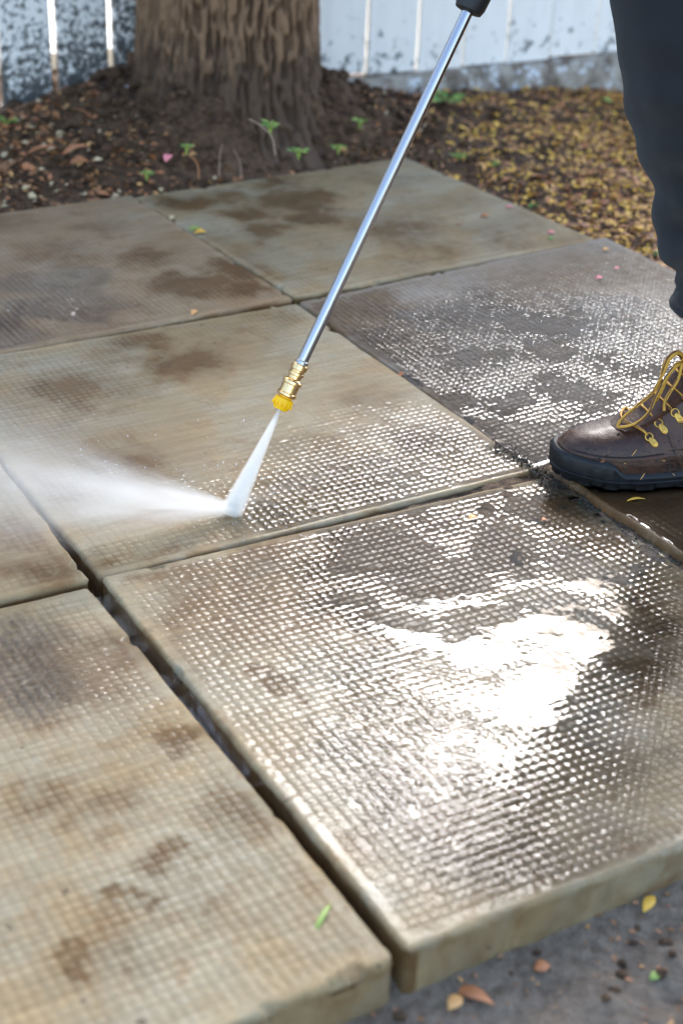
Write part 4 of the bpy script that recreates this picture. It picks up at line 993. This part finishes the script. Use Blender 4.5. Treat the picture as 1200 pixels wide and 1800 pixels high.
def leg_rings(stn, n, seed, fold=True):
    rg = []
    for (cx, cy, z, r_) in dens_st(stn, n):
        ring = []
        for k in range(96):
            t = 2*math.pi*k/96; c_, s_ = math.cos(t), math.sin(t)
            f = 0
            if fold:
                lo = float(sst(.62, .27, np.array(z)))
                f = lo*.012*math.sin(z*105+3.0*math.sin(t*1.0+.6)+s_*2.2)*(.5+.5*float(vn(np.array(t*1.5), np.array(z*9), seed)))
                f += (float(fbm(np.array(t*1.1+4), np.array(z*5), seed+1, 3))-.5)*.026
                f += .011*math.sin(3*t+z*16)*float(sst(.2, .45, np.array(z)))*.6
                f *= float(sst(.998, .6, np.array(abs(min(0, c_)))))*.6+.4      # keep the front outline
            ring.append(Vector((cx+(r_+f)*c_, cy+(r_*.96+f)*s_, z)))
        rg.append(ring)
    return rg
inv3 = person.location
def shift(rg): return [[p-inv3 for p in r_] for r_ in rg]
mb = MB(); mb.rings(shift(leg_rings(st, 150, 3)), 0, (False, False))
st2 = [(1.03, 2.01, .22, .06), (1.02, 2.0, .25, .065), (1.015, 2.0, .28, .056), (.99, 1.98, .32, .08), (.93, 1.96, .42, .09), (.86, 1.94, .55, .102), (.78, 1.92, .72, .112), (.70, 1.88, .90, .125)]
mb.rings(shift(leg_rings(st2, 90, 9)), 0, (False, False))
hip = []
for z, cx, rx, ry in ((.82, .67, .13, .15), (.88, .67, .15, .175), (.95, .66, .15, .178), (1.02, .64, .14, .168), (1.06, .63, .135, .165)):
    hip.append([Vector((cx+rx*math.cos(t), 1.83+ry*math.sin(t), z))-inv3 for t in [2*math.pi*k/64 for k in range(64)]])
mb.rings(hip)
tro = mb.build('trousers', M['fleece'], person, angle=180)
# rolled cuff of the near leg
def cuff(cx, cy, z, r_):
    mb = MB(); rg = []
    for k in range(97):
        t = 2*math.pi*k/96; c = Vector((cx+r_*math.cos(t), cy+r_*math.sin(t), z+.003*math.sin(2*t+1)))-inv3; n_ = Vector((math.cos(t), math.sin(t), 0)); wob = 1+.12*math.sin(5*t)
        rg.append([c+n_*(.012*math.cos(u_)*wob*(1+.35*math.cos(u_+2.2)))+Vector((0, 0, .019*math.sin(u_)*wob)) for u_ in [2*math.pi*j/16 for j in range(16)]])
    mb.rings(rg, 0, (False, False))
    rg = []
    for k in range(97):
        t = 2*math.pi*k/96; c = Vector((cx+(r_+.004)*math.cos(t), cy+(r_+.004)*math.sin(t), z-.008+.003*math.sin(2*t+1)))-inv3; n_ = Vector((math.cos(t), math.sin(t), 0))
        rg.append([c+n_*(.010*math.cos(u_))+Vector((0, 0, .0095*math.sin(u_))) for u_ in [2*math.pi*j/12 for j in range(12)]])
    mb.rings(rg, 0, (False, False))
    return mb.build('cuff', M['fleece'], tro, angle=180)
cp = pxy(1192, 527, TY); cuff(cp.x+.056, TY, cp.z, .052); cuff(1.03, 2.01, .24, .056)

# hands positions on the lance
def lp(s_): return TIP+AX*s_
HL = lp(S1+.075); HR = lp(S1+.42)
shoL = Vector((.53, 1.65, 1.36)); shoR = Vector((.57, 2.02, 1.37)); elL = Vector((.43, 1.60, 1.05)); elR = Vector((.66, 2.12, 1.10))
sv_ = [((.66, 1.83, .95), .13), ((.62, 1.83, 1.10), .12), ((.57, 1.83, 1.27), .135), ((.545, 1.83, 1.40), .08), ((.522, 1.83, 1.455), .052), ((.492, 1.83, 1.515), .072), ((.478, 1.83, 1.585), .09), ((.482, 1.83, 1.655), .066),
  (tuple(shoL), .045), (tuple(elL), .036), (tuple(HL+Vector((.03, -.03, .04))), .028), (tuple(HL), .03), (tuple(shoR), .045), (tuple(elR), .036), (tuple(HR+Vector((.05, .03, .02))), .028), (tuple(HR), .03),
  ((.66, 1.77, .88), .07), ((.415, 1.735, .56), .045), ((.475, 1.735, .12), .026), ((.69, 1.90, .88), .07), ((.89, 1.95, .50), .045), ((1.03, 2.01, .12), .026)]
ed_ = [(0, 1), (1, 2), (2, 3), (3, 4), (4, 5), (5, 6), (6, 7), (3, 8), (8, 9), (9, 10), (10, 11), (3, 12), (12, 13), (13, 14), (14, 15), (0, 16), (16, 17), (17, 18), (0, 19), (19, 20), (20, 21)]
def skin_obj(name, verts, edges, mat, root, ex=0.0):
    me = bpy.data.meshes.new(name); me.from_pydata([tuple(Vector(v)-inv3) for v, r_ in verts], edges, []); me.materials.append(mat)
    o = link(name, me, person); o.modifiers.new('skin', 'SKIN')
    for i, (v, r_) in enumerate(verts): me.skin_vertices[0].data[i].radius = (r_+ex, r_+ex)
    me.skin_vertices[0].data[root].use_root = True
    ss = o.modifiers.new('sub', 'SUBSURF'); ss.levels = 2; ss.render_levels = 2
    return o
skin_obj('body', sv_, ed_, M['skin'], 0)
jv = [((.655, 1.83, .99), .145), ((.62, 1.83, 1.10), .14), ((.57, 1.83, 1.27), .155), ((.545, 1.83, 1.40), .12), ((.525, 1.83, 1.465), .078), (tuple(shoL), .088), (tuple(elL), .064), (tuple(HL+(elL-HL)*.28), .046), (tuple(shoR), .088), (tuple(elR), .064), (tuple(HR+(elR-HR)*.28), .046)]
skin_obj('jacket', jv, [(0, 1), (1, 2), (2, 3), (3, 4), (3, 5), (5, 6), (6, 7), (3, 8), (8, 9), (9, 10)], M['jacket'], 0)
hv = MB(); 
for k_, (zz, r_) in enumerate(((1.60, .086), (1.65, .098), (1.70, .088), (1.735, .05))): pass
hv.rings([[Vector((.487+r_*math.cos(t), 1.83+r_*.92*math.sin(t), zz))-inv3 for t in [2*math.pi*k/32 for k in range(32)]] for zz, r_ in ((1.595, .094), (1.63, .104), (1.67, .098), (1.70, .07), (1.715, .02))]); hv.build('beanie', M['jacket'], person, angle=180)
fc = MB(); lump(fc, Vector((.386, 1.83, 1.56))-inv3, .017, 3); fc.build('nose', M['skin'], person, angle=180)
fc = MB(); fc.box(Vector((.412, 1.83, 1.522))-inv3, (.012, .045, .010), bev=.004); fc.build('mouth', M['lf_rust'], person)
for sgn in (-1, 1):
    fc = MB(); lump(fc, Vector((.402, 1.83+sgn*.032, 1.583))-inv3, .009, 5); fc.build('eye', M['padding'], person, angle=180)
    fc = MB(); lump(fc, Vector((.485, 1.83+sgn*.088, 1.565))-inv3, .022, 9); fc.build('ear', M['skin'], person, angle=180)
def hand(c, back, rad):  # unseen hand added as its own mesh: palm, fingers and thumb, in black
    mb = MB(); t0 = AX; n0 = (back-t0*back.dot(t0)).normalized(); b0 = t0.cross(n0)
    def ring_pt(a, s_, r_): return c+t0*s_+(n0*math.cos(a)+b0*math.sin(a))*r_-inv3
    mb.tube([ring_pt(0, -.045, rad+.016), ring_pt(0, -.02, rad+.02), ring_pt(0, .02, rad+.02), ring_pt(0, .045, rad+.016)], [.018, .024, .024, .018], 14)
    for i, ln in enumerate((3.4, 3.9, 3.8, 3.1)):
        s_ = -.033+.022*i; mb.tube([ring_pt(a, s_, rad+.012) for a in np.linspace(.3, ln, 9)], [.0105]*6+[.0095, .009, .006], 10)
    mb.tube([ring_pt(a, .05-.012*a, rad+.012) for a in np.linspace(-.2, -2.2, 6)], [.013, .013, .012, .011, .010, .007], 10)
    return mb.build('hand', M['black'], person, angle=180)
hand(HL, elL-HL, .017); hand(HR, elR-HR, .02)
# supply hose from the gun to the ground behind the person
mb = MB(); ge = TIP+lq @ Vector((0, -.11, S1+.47))
mb.tube(bez([ge, ge+Vector((.10, .05, -.12)), Vector((.85, 2.25, .35)), Vector((1.15, 2.45, .0)), Vector((1.7, 2.4, -.03)), Vector((2.6, 2.7, -.03)), Vector((3.6, 2.3, -.03))], 90), .008, 10)
o = mb.build('hose', M['black']); tag(o, 'black hose running from the lance gun to the ground behind the person', 'hose')

# droplets flung out around the impact and along the plume
k = N('droplet'); k.set(Base_Color=(.95, .97, 1.0), Roughness=.05, Transmission_Weight=.15, IOR=1.33); M['droplet'] = k.m
mb = MB(); pd = (PE-P0).normalized()
bm = bmesh.new(); bmesh.ops.create_icosphere(bm, subdivisions=1, radius=1); BV = [v.co.copy() for v in bm.verts]; BF = [[v.index for v in f.verts] for f in bm.faces]; bm.free()
for i in range(240):
    d = (pd+Vector((rnd.gauss(0, .22), rnd.gauss(0, .22), abs(rnd.gauss(0, .16))))).normalized() if i < 90 else Vector((rnd.gauss(0, 1), rnd.gauss(0, 1), abs(rnd.gauss(0, .45)))).normalized()
    c = P0+d*(abs(rnd.gauss(0, .22)) if i < 90 else abs(rnd.gauss(0, .07))+.01); c.z = max(c.z, SL['center'][2]+.003)
    r_ = rnd.choice((.0002, .0002, .0003, .0004)); q = d.orthogonal().normalized(); p2 = d.cross(q)
    mb.add([c+d*(v.z*r_*rnd.choice((3, 6)))+q*v.x*r_+p2*v.y*r_ for v in BV], BF)
tag(mb.build('water_droplets', M['droplet'], angle=180), 'fine water droplets flying out from the jet impact', kind='stuff')
